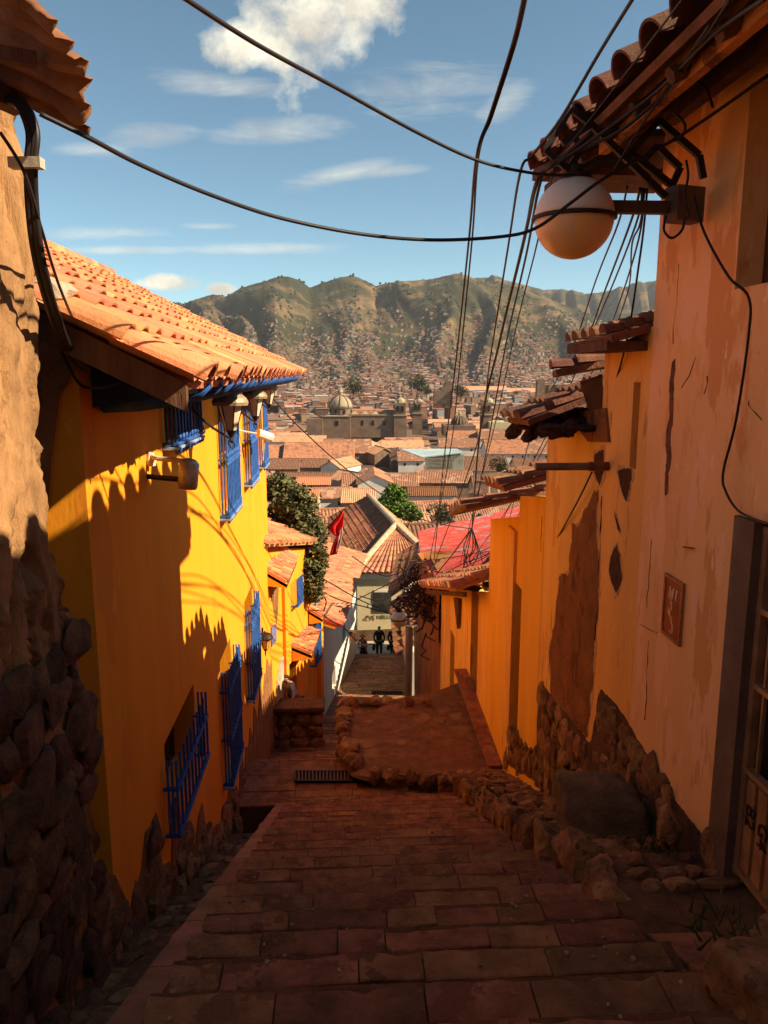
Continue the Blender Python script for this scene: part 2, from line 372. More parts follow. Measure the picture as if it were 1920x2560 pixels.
# landing, paving and lower street
mb = MB(); mj = MB()
ZL = -7.5
mj.sbox(-1.95, 3.0, 12.46, 14.1, ZL-.7, ZL-.03)
t = 12.46
while t < 14.05:
    a = -1.92; d = rg.uniform(.4, .6); d = min(d, 14.1-t)
    while a < 2.9:
        w = rg.uniform(.5, 1.1)
        mb.sbox(a+.008, min(a+w, 2.9)-.008, t+.008, t+d-.008, ZL-.2, ZL+rg.uniform(-.008, .008)); a += w
    t += d
struct('stair_landing', mb, M_pave); struct('landing_bed', mj, M_joint)
mb = MB()
def slope_pave(mb, pts, cols, w0, seed):
    rr = random.Random(seed)
    for (t0, z0, l0, r0), (t1, z1, l1, r1) in zip(pts, pts[1:]):
        n = max(1, int((t1-t0)/w0))
        for i in range(n):
            f0, f1 = i/n, (i+1)/n
            A0 = l0+(l1-l0)*f0; B0 = r0+(r1-r0)*f0; za, zb = z0+(z1-z0)*f0, z0+(z1-z0)*f1; ta, tb = t0+(t1-t0)*f0, t0+(t1-t0)*f1
            x = A0-rr.random()*.5
            while x < B0:
                w = rr.uniform(.5, 1.2)*cols; x1 = min(x+w, B0); xx = max(x, A0)
                if x1-xx > .05:
                    h = rr.uniform(-.012, .012); q = .01
                    mb.hexa([W(xx+q, ta+q, za-.4), W(x1-q, ta+q, za-.4), W(x1-q, tb-q, zb-.4), W(xx+q, tb-q, zb-.4), W(xx+q, ta+q, za+h), W(x1-q, ta+q, za+h), W(x1-q, tb-q, zb+h), W(xx+q, tb-q, zb+h)])
                x += w
slope_pave(mb, [(14.1, -8.0, -1.95, .1), (15.2, -8.7, -1.95, .1), (19.4, -9.9, -2.2, .3), (24, -11.4, -1.0, 3.0), (31, -13.0, -.2, 2.8), (38.2, -14.5, .3, 3.2)], 1.2, .7, 5)
struct('lower_street', mb, M_pave)
mb = MB(); slope_pave(mb, [(38.3, -15.2, -1.5, 4), (41, -15.75, -1.5, 5), (48, -17.0, -1.5, 7)], 2, 1.2, 6); struct('cross_street', mb, mat('pale_paving', (.4, .33, .24), .9, .2, 2, .2, 12, island=.1))
# gutter channel at left, ramp curb
mb = MB()
def strip(mb, a0, a1, t0, t1, fz, n, th=.3, wob=0.0):
    for i in range(n):
        ta = t0+(t1-t0)*i/n; tb = t0+(t1-t0)*(i+1)/n
        mb.hexa([W(a0, ta, fz(ta)-th), W(a1, ta, fz(ta)-th), W(a1, tb, fz(tb)-th), W(a0, tb, fz(tb)-th), W(a0, ta, fz(ta)), W(a1, ta, fz(ta)), W(a1, tb, fz(tb)), W(a0, tb, fz(tb))])
strip(mb, -2.3, -1.17, -1.0, 11.7, lambda t: zl(t)-.44, 8, .5)
struct('gutter_bed', mb, M_joint)
mb = MB(); t = -.8; kk = 0
while t < 11.4:
    d = rg.uniform(.22, .5)
    for a0, a1 in ((-1.44, -1.2), (-1.66, -1.45), (-1.86, -1.67)):
        if rg.random() < (.92 if a0 > -1.5 else .6):
            kk += 1; tc_ = t+d/2+rg.uniform(-.05, .05)
            stone(mb, W((a0+a1)/2, tc_, zl(tc_)-.455), (a1-a0)*.56, d*.54, .06, kk, MS @ Matrix.Rotation(-math.atan(.47), 3, 'X'), 2, .22, .8)
    t += d
o = struct('gutter_stones', mb, M_stone, smooth=False)
mb = MB(); t = 1.0-2.2
while t < 11.9:
    d = min(rg.uniform(.9, 1.7), 11.95-t); q = .008
    f = lambda x: zl(x)+.05
    n = 6; vs = []; fs = []
    for i in range(n+1):
        x = t+q+(d-2*q)*i/n; e = .02*mn.noise(V((x*4, 1, 0))); e2 = .03*mn.noise(V((x*5, 7, 0)))
        vs += [W(-1.19+e2, x, f(x)-.6), W(-1.185+e2, x, f(x)-.02), W(-1.17+e2, x, f(x)), W(-1.02+e, x, f(x)+.004), W(-1.0+e, x, f(x)-.015), W(-1.0+e, x, f(x)-.6)]
    for i in range(n):
        for k in range(5): fs.append((i*6+k, i*6+k+1, i*6+k+7, i*6+k+6))
    fs += [tuple(range(6)), tuple(n*6+k for k in range(6))]
    mb.add(vs, fs); t += d
struct('stair_curb', mb, M_curb)
# right walkway: earth ramp with kerb stones and cobbles
def zr(t): return zl(5.6)+.34+.21*(5.6-t) if t < 5.6 else zl(t)+.36 if t < 11 else zl(t)+.36+(t-11)*.06
mb = MB()
strip(mb, 1.95, 3.3, -1, 4.15, lambda t: zl(t)-.03, 6, .6)
strip(mb, 1.95, 3.3, 4.15, 5.6, lambda t: zr(t)-.05, 3, .8)
strip(mb, 2.1, 3.3, 5.6, 13.3, lambda t: zr(t)-.05, 10, .8)
struct('walkway_earth', mb, mat('dark_earth', (.15, .072, .036), .95, .4, 5, .9, 18), smooth=False)
mb = MB(); kk = 0; t = 4.7
while t < 13.0:
    d = rg.uniform(.26, .5); kk += 1; tm = t+d/2
    stone(mb, W(2.02+rg.uniform(-.03, .03), tm, zr(tm)-.20), .15, d*.62, .21, 200+kk, MS, 3, .13, .92); t += d
tag(mb.build('kerb_stones', M_stone), 'rounded kerb boulders along the right edge of the stairs', 'kerb')['kind'] = 'structure'
mb = MB(); kk = 0; t = 5.0
while t < 13.1:
    d = rg.uniform(.18, .34); a = 2.2
    while a < 2.85:
        w = rg.uniform(.16, .34); kk += 1
        stone(mb, W(a+w/2, t+d/2, zr(t+d/2)-.06+rg.uniform(-.01, .015)), w*.57, d*.57, .065, 400+kk, MS @ Matrix.Rotation(-math.atan(.45), 3, 'X'), 2, .15, .85); a += w
    t += d
struct('walkway_cobbles', mb, M_stone)
# near right: flat slabs + two big stones
mb = MB()
for (a0, a1, t0, t1, dz) in ((1.98, 2.4, 3.6, 4.4, -.02), (2.0, 2.6, 2.7, 3.55, -.03), (1.98, 2.6, 1.8, 2.65, .0), (1.98, 2.9, .8, 1.75, 0.02)):
    f = lambda t: zl(t)+.03+dz
    mb.hexa([W(a0, t0, f(t0)-.3), W(a1, t0, f(t0)-.3), W(a1, t1, f(t1)-.3), W(a0, t1, f(t1)-.3), W(a0, t0, f(t0)), W(a1, t0, f(t0)), W(a1, t1, f(t1)), W(a0, t1, f(t1))])
o = struct('side_slabs', mb, M_pave)
def boulder(nm, lab, c, r, sd, m=M_stone, cat='boulder', sq=.4):
    mb = MB(); stone(mb, c, *r, sd, MS, 4, .22, sq); o = mb.build(nm, m, org=V(c), smooth=True); tag(o, lab, cat); return o
M_bould = mat('dark_boulder', (.15, .095, .05), .9, .35, 4, .6, 24)
c = SA(1505, 2085, 2.42); boulder('boulder', 'big smooth dark boulder resting against the rubble footing of the orange wall', W(2.45, 6.75, zl(6.75)+.55), (.40, .58, .36), 5, M_bould, sq=.3)
boulder('rough_boulder', 'rough pale block of stone in the bottom right corner beside the stairs', W(1.98, 3.05, zl(3.05)+.14), (.28, .34, .22), 9, M_stone, sq=.75)
boulder('rough_boulder', 'second rough stone at the very right edge just in front of the metal gate', W(2.35, 3.3, zl(3.3)+.13), (.24, .36, .2), 12, M_stone, sq=.75)
boulder('footing_stone', 'small upright stone leaning at the wall corner left of the metal gate', W(2.72, 5.75, zl(5.75)+.5), (.09, .13, .2), 15, M_stone)
# drain grates
def grate(u0, u1, v0, v1, z, lab, n):
    A = PZ(u0, v1, z); B = PZ(u1, v1, z); C_ = PZ(u1, v0, z); D = PZ(u0, v0, z)
    t = thing('drain_grate', lab, 'grate', (A+C_)/2)
    m = MB(); m.prism([A-V((0,0,.02)), B-V((0,0,.02)), C_-V((0,0,.02)), D-V((0,0,.02))], V((0,0,.03))); m.build('pit', M_dark, t)
    m = MB(); up = V((0,0,.03))
    for p, q in ((A, B), (B, C_), (C_, D), (D, A)): m.bar(p+up, q+up, .04, .035)
    m.build('frame', M_iron, t)
    m = MB()
    for i in range(1, n): m.bar(A.lerp(B, i/n)+up, D.lerp(C_, i/n)+up, .022, .03)
    m.build('grille_bars', mat('worn_iron', (.16, .09, .06), .6, .3, 20, metal=.3), t)
grate(738, 915, 1932, 1956, ZL+.012, 'black iron drain grate across the stair landing', 20)
grate(930, 1005, 1731, 1738, -12.33, 'narrow drain grate far down in the lower street', 12)
# stone platform at right of the lower street
PZt = -7.22
pl = thing('stone_platform', 'raised flagstone platform with rubble retaining edge below the stairs', 'platform', W(1.2, 14.6, -8))
mb = MB(); poly = [(.12, 13.35), (.5, 13.02), (1.1, 12.9), (1.7, 12.75), (2.95, 12.7), (2.95, 17.3), (2.1, 16.6), (1.0, 16.2), (-.05, 16.1), (-.02, 14.6)]
mb.prism([W(a, t, -10.8) for a, t in poly], V((0, 0, 10.8+PZt-.03))); mb.build('core', mat('platform_mortar', (.20, .095, .045), .95, .3, 5, .6, 20), pl)
mb = MB(); k = 0; t = 12.9
while t < 16.2:
    d = rg.uniform(.35, .6); a = .1
    while a < 2.9:
        w = rg.uniform(.4, .8); k += 1
        if inpoly(a+w/2, t+d/2, poly): stone(mb, W(a+w/2, t+d/2, PZt-.083+rg.uniform(-.008, .008)), w*.55, d*.53, .07, 700+k, MS @ Matrix.Rotation(rg.uniform(-.25, .25), 3, 'Z'), 3, .10, .97)
        a += w
    t += d
mb.build('flagstones', mat('flagstone', (.24, .115, .055), .88, .35, 3.2, .7, 20, island=.12), pl)
mb = MB(); k = 0
edge = poly[-3:]+poly[:5]+[(2.95, 12.7)]
for zz in (0, 1, 2, 3, 4):
    for (p, q) in zip(edge, edge[1:]):
        d = math.dist(p, q); n = max(1, int(d/.27))
        for i in range(n):
            f = (i+rg.random()*.5)/n; k += 1
            if zz > 1 and p[1] < 13.2: continue
            stone(mb, W(p[0]+(q[0]-p[0])*f, p[1]+(q[1]-p[1])*f, PZt-.08-zz*.36), .17*rg.uniform(.7, 1.2), .22*rg.uniform(.7, 1.3), .17*rg.uniform(.8, 1.2), 900+k, MS, 3, .2, .7)
mb.build('retaining_stones', M_stone, pl)
mb = MB()
for i, u in enumerate((884, 912, 936, 1022, 1066)):
    p = PZ(u, 1762, PZt); stone(mb, p+V((0, 0, .06)), *( (.15, .12, .08) if i % 3 else (.11, .12, .14)), 60+i, None, 2, .3, .3)
mb.build('edge_rocks', M_stone, pl)
mb = MB(); mb.prism([W(2.62, 13.0, PZt-.01), W(2.9, 13.0, PZt-.01), W(2.9, 17.2, PZt+.2), W(2.6, 17.2, PZt+.2)], V((0, 0, .07))); mb.build('side_ramp', M_pave, pl)
# stone bench wall
bw = thing('stone_bench_wall', 'low dark stone wall with a worn log-like cap at the left of the lower path', 'wall', W(-1.35, 19.2, -9.9))
mb = MB(); mb.sbox(-2.15, -.62, 19.0, 19.5, -10.2, -8.75); mb.build('core', M_mort, bw)
mb = MB(); k = 0
for r_ in range(3):
    a = -2.1
    while a < -.7:
        w = rg.uniform(.3, .5); k += 1; stone(mb, W(a+w/2, 19.0, -8.98-r_*.34), w*.54, .12, .19, 1500+k, MS, 2, .25, .6); a += w
mb.build('stones', M_stone, bw)
mb = MB()
mb.sbox(-2.2, -.55, 18.86, 19.55, -8.76, -8.62); mb.build('cap', M_wood, bw, bevel=.03)

# grit on the steps
mb = MB(); rr = random.Random(17)
for i in range(420):
    t = rr.uniform(2.2, 12.3); a = rr.choice((-1, 1))*rr.uniform(0, 1)**.5*1.4+.45; k = math.floor((t-.5)/TS); z = zl(.5+k*TS+TS/2)
    if -1 < a < 1.9: s_ = rr.uniform(.004, .018); stone(mb, W(a, t, z+s_*.4), s_, s_*1.2, s_*.7, i, None, 1, .3, .3)
o = mb.build('grit', mat('grit_stone', (.34, .22, .13), .9, .4, 30, island=.4)); tag(o, 'small pebbles and grit scattered over the stone steps', 'grit', None, 'stuff')
# ------------------------------------------------------------ walls with openings (street frame, plane a)
def wall_open(mb, a, sgn, t0, t1, z0, z1, ops, th=.45, top=None, bot=None):
    ts = sorted({t0, t1, *[o[0] for o in ops], *[o[1] for o in ops], *([p[0] for p in top] if top else []), *([p[0] for p in bot] if bot else [])})
    def lin(pts, x, d):
        if not pts: return d
        if x <= pts[0][0]: return pts[0][1]
        for (xa, ya), (xb, yb) in zip(pts, pts[1:]):
            if x <= xb: return ya+(yb-ya)*(x-xa)/(xb-xa)
        return pts[-1][1]
    for ta, tb in zip(ts, ts[1:]):
        if tb <= t0 or ta >= t1: continue
        tm = (ta+tb)/2; seg = sorted([(o[2], o[3]) for o in ops if o[0] <= tm <= o[1]])
        cur = None; spans = []; lo = None
        for s in seg: spans.append((lo, s[0])); lo = s[1]
        spans.append((lo, None))
        for x, y in spans:
            za0 = lin(bot, ta, z0) if x is None else x; zb0 = lin(bot, tb, z0) if x is None else x
            za1 = lin(top, ta, z1) if y is None else y; zb1 = lin(top, tb, z1) if y is None else y
            if za1-za0 < .01 and zb1-zb0 < .01: continue
            ai = a-sgn*th
            p = [W(ai, ta, za0), W(a, ta, za0), W(a, tb, zb0), W(ai, tb, zb0), W(ai, ta, za1), W(a, ta, za1), W(a, tb, zb1), W(ai, tb, zb1)]
            mb.hexa(p)
def merge_wall(o):
    bm = bmesh.new(); bm.from_mesh(o.data); bmesh.ops.remove_doubles(bm, verts=bm.verts, dist=.0005)
    dup = {}
    for f in bm.faces: dup.setdefault(tuple(sorted(v.index for v in f.verts)), []).append(f)
    bmesh.ops.delete(bm, geom=[f for l in dup.values() if len(l) > 1 for f in l], context='FACES'); bmesh.ops.recalc_face_normals(bm, faces=bm.faces)
    bm.to_mesh(o.data); bm.free(); return o
def grille(par, a, sgn, t0, t1, z0, z1, rails, out=.27, nb=9, bulb=True, recess=M_wood, spikes=False, depth=.38):
    w = MB(); w.sbox(*sorted((a-sgn*depth, a-sgn*(depth-.05))), t0-.1, t1+.1, z0-.1, z1+.1)
    for tt in (t0+.02, (t0+t1)/2, t1-.02): w.sbox(*sorted((a-sgn*(depth-.05), a-sgn*(depth-.11))), tt-.04, tt+.04, z0, z1)
    for zz in (z0+.04, (z0+z1)/2, z1-.04): w.sbox(*sorted((a-sgn*(depth-.052), a-sgn*(depth-.10))), t0, t1, zz-.04, zz+.04)
    wn = w.build('window', recess, par)
    m = MB(); ao = a+sgn*out
    for i in range(nb+1):
        t = t0+(t1-t0)*i/nb; m.tube([W(ao, t, z0), W(ao, t, z1)], .016, 5)
        if bulb:
            for zr_ in rails: m.lathe(W(ao, t, zr_+.02), [(.012, 0), (.03, .03), (.03, .055), (.012, .09)], 6); m.lathe(W(ao, t, zr_-.11), [(.012, 0), (.028, .03), (.028, .05), (.012, .08)], 6)
    for f in (.33, .66):
        for t in (t0, t1): m.tube([W(a+sgn*out*f, t, z0), W(a+sgn*out*f, t, z1)], .014, 5)
    for zr_ in rails:
        m.bar(W(ao, t0-.03, zr_), W(ao, t1+.03, zr_), .05, .035)
        for t in (t0, t1): m.bar(W(a-sgn*.03, t, zr_), W(ao+sgn*.02, t, zr_), .045, .03)
    g = m.build('grille', M_blue, wn); return wn
# ------------------------------------------------------------ main yellow house (left)
YH = thing('yellow_house', 'tall yellow house with a terracotta tile roof and projecting blue window grilles', 'house', W(-3.5, 12, -8))
OUT = .14
def gp(bot, rails, ztop, zfix=None):
    """grille from photo points on its front plane: bottom corners and rail left points"""
    (u0, v0), (u1, v1) = bot; ta, za = SA(u0, v0, AL+OUT); tb, zb_ = SA(u1, v1, AL+OUT); zz = (za+zb_)/2
    rl = [sum(SA(u, v, AL+OUT)[1] for u, v in r)/2 for r in rails]
    return ta, tb, zz, [zz+.02]+rl, (ztop if ztop is not None else max(rl)+.32)
G = [gp(((441, 1114), (505, 1087)), [], -.06), gp(((573, 1298), (602, 1254)), [((573.5, 1152), (598, 1122))], -.06), gp(((629, 1214), (646, 1187)), [((626.5, 1103), (643, 1085))], -.06), gp(((661.7, 1171), (671, 1151)), [((661, 1085), (670, 1072))], -.06),
     gp(((450, 2101), (520, 1883)), [((446, 1972), (520, 1773))], None), gp(((582, 1979), (606, 1855)), [((577, 1852), (607.6, 1749)), ((577, 1723), (606, 1632))], None), gp(((635, 1754), (652.6, 1677)), [((635, 1653), (652.6, 1588)), ((635, 1550), (652.6, 1500))], None)]
T0 = 5.72
mb = MB(); wall_open(mb, AL, 1, T0, 18.9, -9.5, .0, [(g[0]+.12, g[1]-.02, g[2]+.04, min(g[4]+.12, -.04)) for g in G], .5)
merge_wall(mb.build('wall', M_yel, YH))
mb = MB(); mb.sbox(-5.8, AL-.51, T0+.02, 6.1, -7, .0); mb.prism([W(-5.8, T0+.02, 0), W(AL-.01, T0+.02, 0), W(AL-.01, T0+.02, .25), W(-5.6, T0+.02, 2.1)], W(0, .38, 0)); mb.build('gable_wall', M_yel, YH)
mb = MB(); mb.sbox(-5.8, AL-.5, 18.4, 18.88, -10, .3); mb.build('rear_wall', M_yel2, YH)
mb = MB(); wc_ = [ST(u, v, T0-.0) for u, v in ((60, 560), (130, 690), (206, 800), (206, 905), (186, 915), (170, 960), (150, 985), (140, 1060), (128, 1150), (118, 1300), (90, 1300), (60, 900))]
mb.prism([W(a_, T0-.0, z_) for a_, z_ in wc_], W(0, -.015, 0)); mb.build('weathered_corner', M_brown, YH)
for k, g in enumerate(G):
    w_ = grille(YH, AL, 1, g[0], g[1], g[2], g[4], g[3], OUT, 9 if k not in (3,) else 6, k != 4)
    if k != 4:
        m = MB(); m.sbox(AL-.02, AL+OUT+.03, g[0]-.06, g[1]+.05, g[2]-.04, g[2]-.012); m.build('sill', mat('pale_blue_sill', (.25, .33, .46), .7, .15), w_)
# roof
O = W(-1.02, 5.2, -.04); U_ = V((-ct, -st_, .5)).normalized(); A_ = V((-st_, ct, 0))
mb = MB(); tile_roof(mb, O, A_, U_, 14.9, 5.3, .42, .155, .52, 11, 9, droop=-.0)
rf = mb.build('roof', M_tile, YH)
kk = 0
for tt, s in ((.2, .0), (.2, .52), (.2, 2.08), (.63, 1.04), (.2, 3.1), (.63, 3.2), (1.9, 2.6), (1.05, 4.1)):
    kk += 1; mb = MB(); c_ = O+A_*tt+U_*(s+.5 if s else 1.55); stone(mb, c_+V((0, 0, .12)), .15, .12, .10, 30+kk, MS, 2, .4, .2); mb.build('mortar_lump', mat('mortar_pale', (.40, .33, .24), .95, .3, 9, .6, 30), rf)
mb = MB()
s = O+U_*5.3
for i in range(34):
    p = s+A_*(i*.44); mb.tube([p+V((0,0,.02)), p+A_*.47+V((0,0,.05))], [.15, .18], 8)
mb.build('ridge_tiles', M_tile, rf)
mb = MB(); # rake board at the near end and soffit
q = O-A_*.06
for i in range(8):
    f0, f1 = i/8*5.0, (i+1)/8*5.0
    mb.hexa([q+U_*f0+V((0,0,-.22)), q+U_*f0+A_*.07+V((0,0,-.22)), q+U_*f1+A_*.07+V((0,0,-.22)), q+U_*f1+V((0,0,-.22)),
             q+U_*f0+V((0,0,-.03)), q+U_*f0+A_*.07+V((0,0,-.03)), q+U_*f1+A_*.07+V((0,0,-.03)), q+U_*f1+V((0,0,-.03))])
mb.build('rake_board', M_wood, YH)
mb = MB(); q = O+U_*.1
mb.hexa([q+V((0,0,-.16)), q+A_*14.8+V((0,0,-.16)), q+A_*14.8+U_*1.1+V((0,0,-.16)), q+U_*1.1+V((0,0,-.16)), q+V((0,0,-.12)), q+A_*14.8+V((0,0,-.12)), q+A_*14.8+U_*1.1+V((0,0,-.12)), q+U_*1.1+V((0,0,-.12))])
mb.build('soffit', M_blue_shade, YH)
mb = MB(); mb.prism([W(AL-.02, 6.0, -.27), W(-1.5, 6.0, -.21), W(-1.2, 6.0, -.12), W(-1.06, 6.0, -.05), W(AL-.02, 6.0, .1)], W(0, 13.6, 0)); mb.build('cove', M_blue_shade, YH)
for i in range(22):
    t = 6.15+i*.62; m = MB(); m.tube([W(AL+.02, t, -.22), W(-1.6, t, -.18), W(-1.32, t, -.13), W(-1.14, t, -.08), W(-1.06, t, -.04)], [.10, .13, .14, .13, .09], 10); o = m.build('rafter_end', M_blue, YH, smooth=True)
# stone footing with jagged top
rr = random.Random(5)
pt = []; t = 5.35
while t < 18.9:
    b = zl(t)+.05 if t < 12 else -7.2
    pt.append((t, b+rr.uniform(-.25, .25)+(.45 if rr.random() < .3 else 0))); t += rr.uniform(.18, .4)
poly = [(5.3, -10)]+[(t, min(z, -4.0) if t < 6 else z) for t, z in pt]+[(18.9, -10)]
mb = MB()
splane(mb, AL-.03, 1, poly, .05)
# slender jagged bites running up the plaster
mb.build('footing_mortar', M_brown, YH)
mb = MB(); rubble(mb, AL+.01, 1, [(t, z-.12) for t, z in poly if t < 13]+[(13, -10)], .42, .3, .075, 3); mb.build('footing_stones', M_stone, YH)
# downpipe / vine edge at far corner
# ------------------------------------------------------------ lanterns
def lantern(c, s, wallp, lab, black=False, drop=True, grp='wall lanterns on the yellow house'):
    c = V(c); t = thing('wall_lantern', lab, 'lantern', wallp, grp)
    m = MB(); m.lathe(c, [(.07*s, -.22*s), (.155*s, .10*s)], 6); m.build('lamp_glass', M_glass if not black else mat('amber_glass', (.45, .25, .1), .3, .1), t, bevel=0)
    m = MB(); m.lathe(c, [(.215*s, .08*s), (.225*s, .12*s), (.20*s, .17*s), (.14*s, .22*s), (.04*s, .25*s), (.02*s, .30*s)], 12); cap = m.build('cap', M_iron if black else mat('lamp_cap', (.30, .22, .13), .45, .2), t, smooth=False)
    m = MB(); m.lathe(c, [(.02*s, -.31*s), (.05*s, -.26*s), (.075*s, -.22*s)], 8); m.lathe(c, [(.01*s, -.38*s), (.03*s, -.35*s), (.015*s, -.31*s)], 8)
    for k in range(6):
        w = 2*math.pi*k/6; m.bar(c+V((.07*s*math.cos(w), .07*s*math.sin(w), -.22*s)), c+V((.158*s*math.cos(w), .158*s*math.sin(w), .10*s)), .012*s)
    m.build('frame', M_iron, t)
    m = MB(); wp = V(wallp); b = c+V((0, 0, -.33*s)); d = b-wp
    pts = []
    for k in range(15):
        f = k/14; w = math.pi*(1.0-f)*1.15-math.pi*.15
        x = min(1, .5-.5*math.cos(f*math.pi))
        pts.append(wp+V((0, 0, .32*s))*(1-f)+d*(f**1.6)+V((0, 0, -.12*s*math.sin(f*math.pi))))
    m.tube(pts, .016*s, 6)
    for k in range(9):
        w = k/8*2*math.pi*1.1; pts2 = None
    m.tube([b+d.normalized()*(.05*s*math.cos(w))+V((0, 0, .05*s*math.sin(w)-.06*s)) for w in [k/8*6.0 for k in range(9)]], .01*s, 5)
    m.bar(wp+V((0,0,.4*s)), wp+V((0,0,-.12*s)), .05*s, .03*s)
    m.build('bracket', M_iron, t); return t
def atst(u, v, t): a, z = ST(u, v, t); return W(a, t, z)
for (u, v, t, s, lab) in ((576, 1030, 9.5, 1.0, 'cream wall lantern nearest the camera under the blue eave'), (637, 1008, 12.9, .95, 'second cream wall lantern between two tall blue grilles'), (671, 985, 15.6, .9, 'third cream wall lantern at the far end of the yellow facade')):
    c = atst(u, v, t); wt = t-.5; lantern(c, s, W(AL+.02, wt, c.z+.1*s), lab)
c = atst(663, 1603, 16.6)
lantern(c, .8, W(AL+.02, 16.9, c.z-.1), 'small black hexagonal lantern beside the lower tall blue grille', True, grp='black lanterns')
# security light can
f = thing('floodlight', 'cylindrical metal wall light on a short arm below the first blue window', 'light', W(AL, 7.4, -1.0))
c = atst(472, 1180, 7.35)
m = MB(); m.lathe(c, [(.085, -.16), (.095, -.13), (.095, .08), (.06, .12), (.02, .13)], 14, Matrix.Rotation(.12, 3, 'Y')); m.build('housing', mat('aged_metal', (.50, .42, .32), .45, .35, 10, metal=.5), f, smooth=True)
m = MB(); m.tube([W(AL, 7.55, c.z+.14), W(AL+.12, 7.45, c.z+.12), c+V((0, 0, .10))], .024, 8); m.lathe(W(AL+.03, 7.53, c.z+.1), [(.05, -.06), (.06, 0), (.03, .08)], 8); m.build('arm', mat('pale_arm', (.55, .48, .38), .5, .2, 8), f); m = MB(); m.tube([W(AL, 7.5, c.z-.06), c+V((0, 0, -.08))], .026, 8); m.build('lower_arm', M_iron, f)
f = thing('security_camera', 'small white bullet camera on the far end of the yellow facade', 'camera', atst(655, 1080, 14.3))
m = MB(); c = atst(663, 1088, 14.6); m.tube([c+V((-.12, -.12, .05)), c+V((.1, .1, -.06))], [.085, .09], 10); m.build('housing', M_white, f)
m = MB(); m.tube([c+V((.1, .1, -.06)), c+V((.11, .11, -.066))], .07, 10); m.build('lens', M_dark, f)
m = MB(); m.tube([c, W(AL, 14.2, c.z+.12)], .02, 6); m.tube([c+V((0,0,-.05)), c+V((-.05, 0, -.4))], .012, 6); m.build('bracket', M_galv, f)
# ------------------------------------------------------------ adobe wall (near left)
AW = thing('adobe_wall', 'crumbling brown adobe wall with a rubble stone base at the left edge', 'wall', W(-2.1, 3, -4))
mb = MB()
TE = sorted([SA(u, v, AL+.07)[::-1] for u, v in ((58, 330), (66, 420), (84, 560), (96, 700), (101, 850), (110, 1000), (124, 1250), (160, 1420), (196, 1580), (222, 1780), (246, 2000), (262, 2300), (285, 2560))])
def tend(z): return lerp_tab0(TE, z)
def lerp_tab0(tab, x):
    if x <= tab[0][0]: return tab[0][1]
    for (a, b), (c, d) in zip(tab, tab[1:]):
        if x <= c: return b+(d-b)*(x-a)/(c-a)
    return tab[-1][1]
nz_ = 220; nt_ = 150; vs = []; fs = []
for j in range(nz_+1):
    z = 1.55-(1.55+6.5)*j/nz_; te = tend(z)+.05*mn.noise(V((z*3, 2, 1)))+.03*mn.noise(V((z*9, 2, 1)))
    for i in range(nt_+24):
        if i <= nt_:
            t = -4+(te+4)*(i/nt_)**.6; a = AL+.06
            n_ = .05*mn.noise(V((t*1.2, z*.8, 0)))+.035*mn.noise(V((t*5, z*2.2, 3)))+.032*mn.noise(V((t*13, z*5, 3)))+.02*mn.noise(V((t*30, z*12, 3)))
            cr = abs(mn.noise(V((t*3.2, z*.55, 8)))); n_ -= .09*max(0, 1-cr*9)
            if i == nt_: n_ -= .03
            a += n_
        else:
            f = (i-nt_)/23; a = AL+.03-f*.9; t = te-.02+.05*mn.noise(V((a*4, z*2, 5)))+(.03 if f > .2 else 0)
        vs.append(W(a, t, z))
n = nt_+24
for j in range(nz_):
    for i in range(n-1): fs.append((j*n+i, j*n+i+1, (j+1)*n+i+1, (j+1)*n+i))
mb.add(vs, fs); mb.build('mud_wall', M_adobe, AW, smooth=True)
mb = MB(); mb.sbox(-3.4, -2.1, -4, 3.9, -6, 1.5); mb.build('wall_core', M_adobe, AW)
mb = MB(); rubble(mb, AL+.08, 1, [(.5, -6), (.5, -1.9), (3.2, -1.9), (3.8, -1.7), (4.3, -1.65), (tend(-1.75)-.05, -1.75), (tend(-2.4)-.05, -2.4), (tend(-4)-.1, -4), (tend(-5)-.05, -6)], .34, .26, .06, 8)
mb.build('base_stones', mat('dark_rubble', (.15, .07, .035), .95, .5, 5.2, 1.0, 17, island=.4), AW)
SR = thing('sheet_roof', 'rusty torn corrugated sheet roof overhanging the adobe wall', 'roof', W(-2, 3.8, 1.3))
cor = [P(222, 340, 3.85), P(-120, 175, 4.6), P(-120, -160, 3.6), P(120, 45, 3.55)]
nu, nv = 44, 26; vs = []; fs = []; N_ = (cor[1]-cor[0]).cross(cor[3]-cor[0]).normalized()
for j in range(nv+1):
    for i in range(nu+1):
        fu, fv = i/nu, j/nv
        e = .03*mn.noise(V((fv*9, 0, 0)))+.02*mn.noise(V((fv*30, 1, 0)))
        fu2 = fu+(1-fu)*e*2; fv2 = fv+(.04*mn.noise(V((fu*11, 5, 0)))) * (1 if j in (0, nv) else 0)
        p = cor[0].lerp(cor[1], fu2).lerp(cor[3].lerp(cor[2], fu2), fv2)
        p = p+N_*(.035*math.sin(fv*2*math.pi*5.5)+.08*math.sin(fv*math.pi)*(1-fu)+.05*mn.noise(V((fu*4, fv*3, 2))))
        vs.append(p)
for j in range(nv):
    for i in range(nu): a = j*(nu+1)+i; fs.append((a, a+1, a+nu+2, a+nu+1))
mb = MB(); mb.add(vs, fs); mb.raw = True; o = mb.build('sheet', M_rust, SR, smooth=True); md = o.modifiers.new('thickness', 'SOLIDIFY'); md.thickness = .006
mb = MB(); mb.bar(P(-60, 210, 4.1), P(50, 262, 4.3), .09, .1); mb.bar(P(-80, 120, 3.6), P(90, 150, 3.75), .05, .06); mb.build('batten', M_wood, SR)
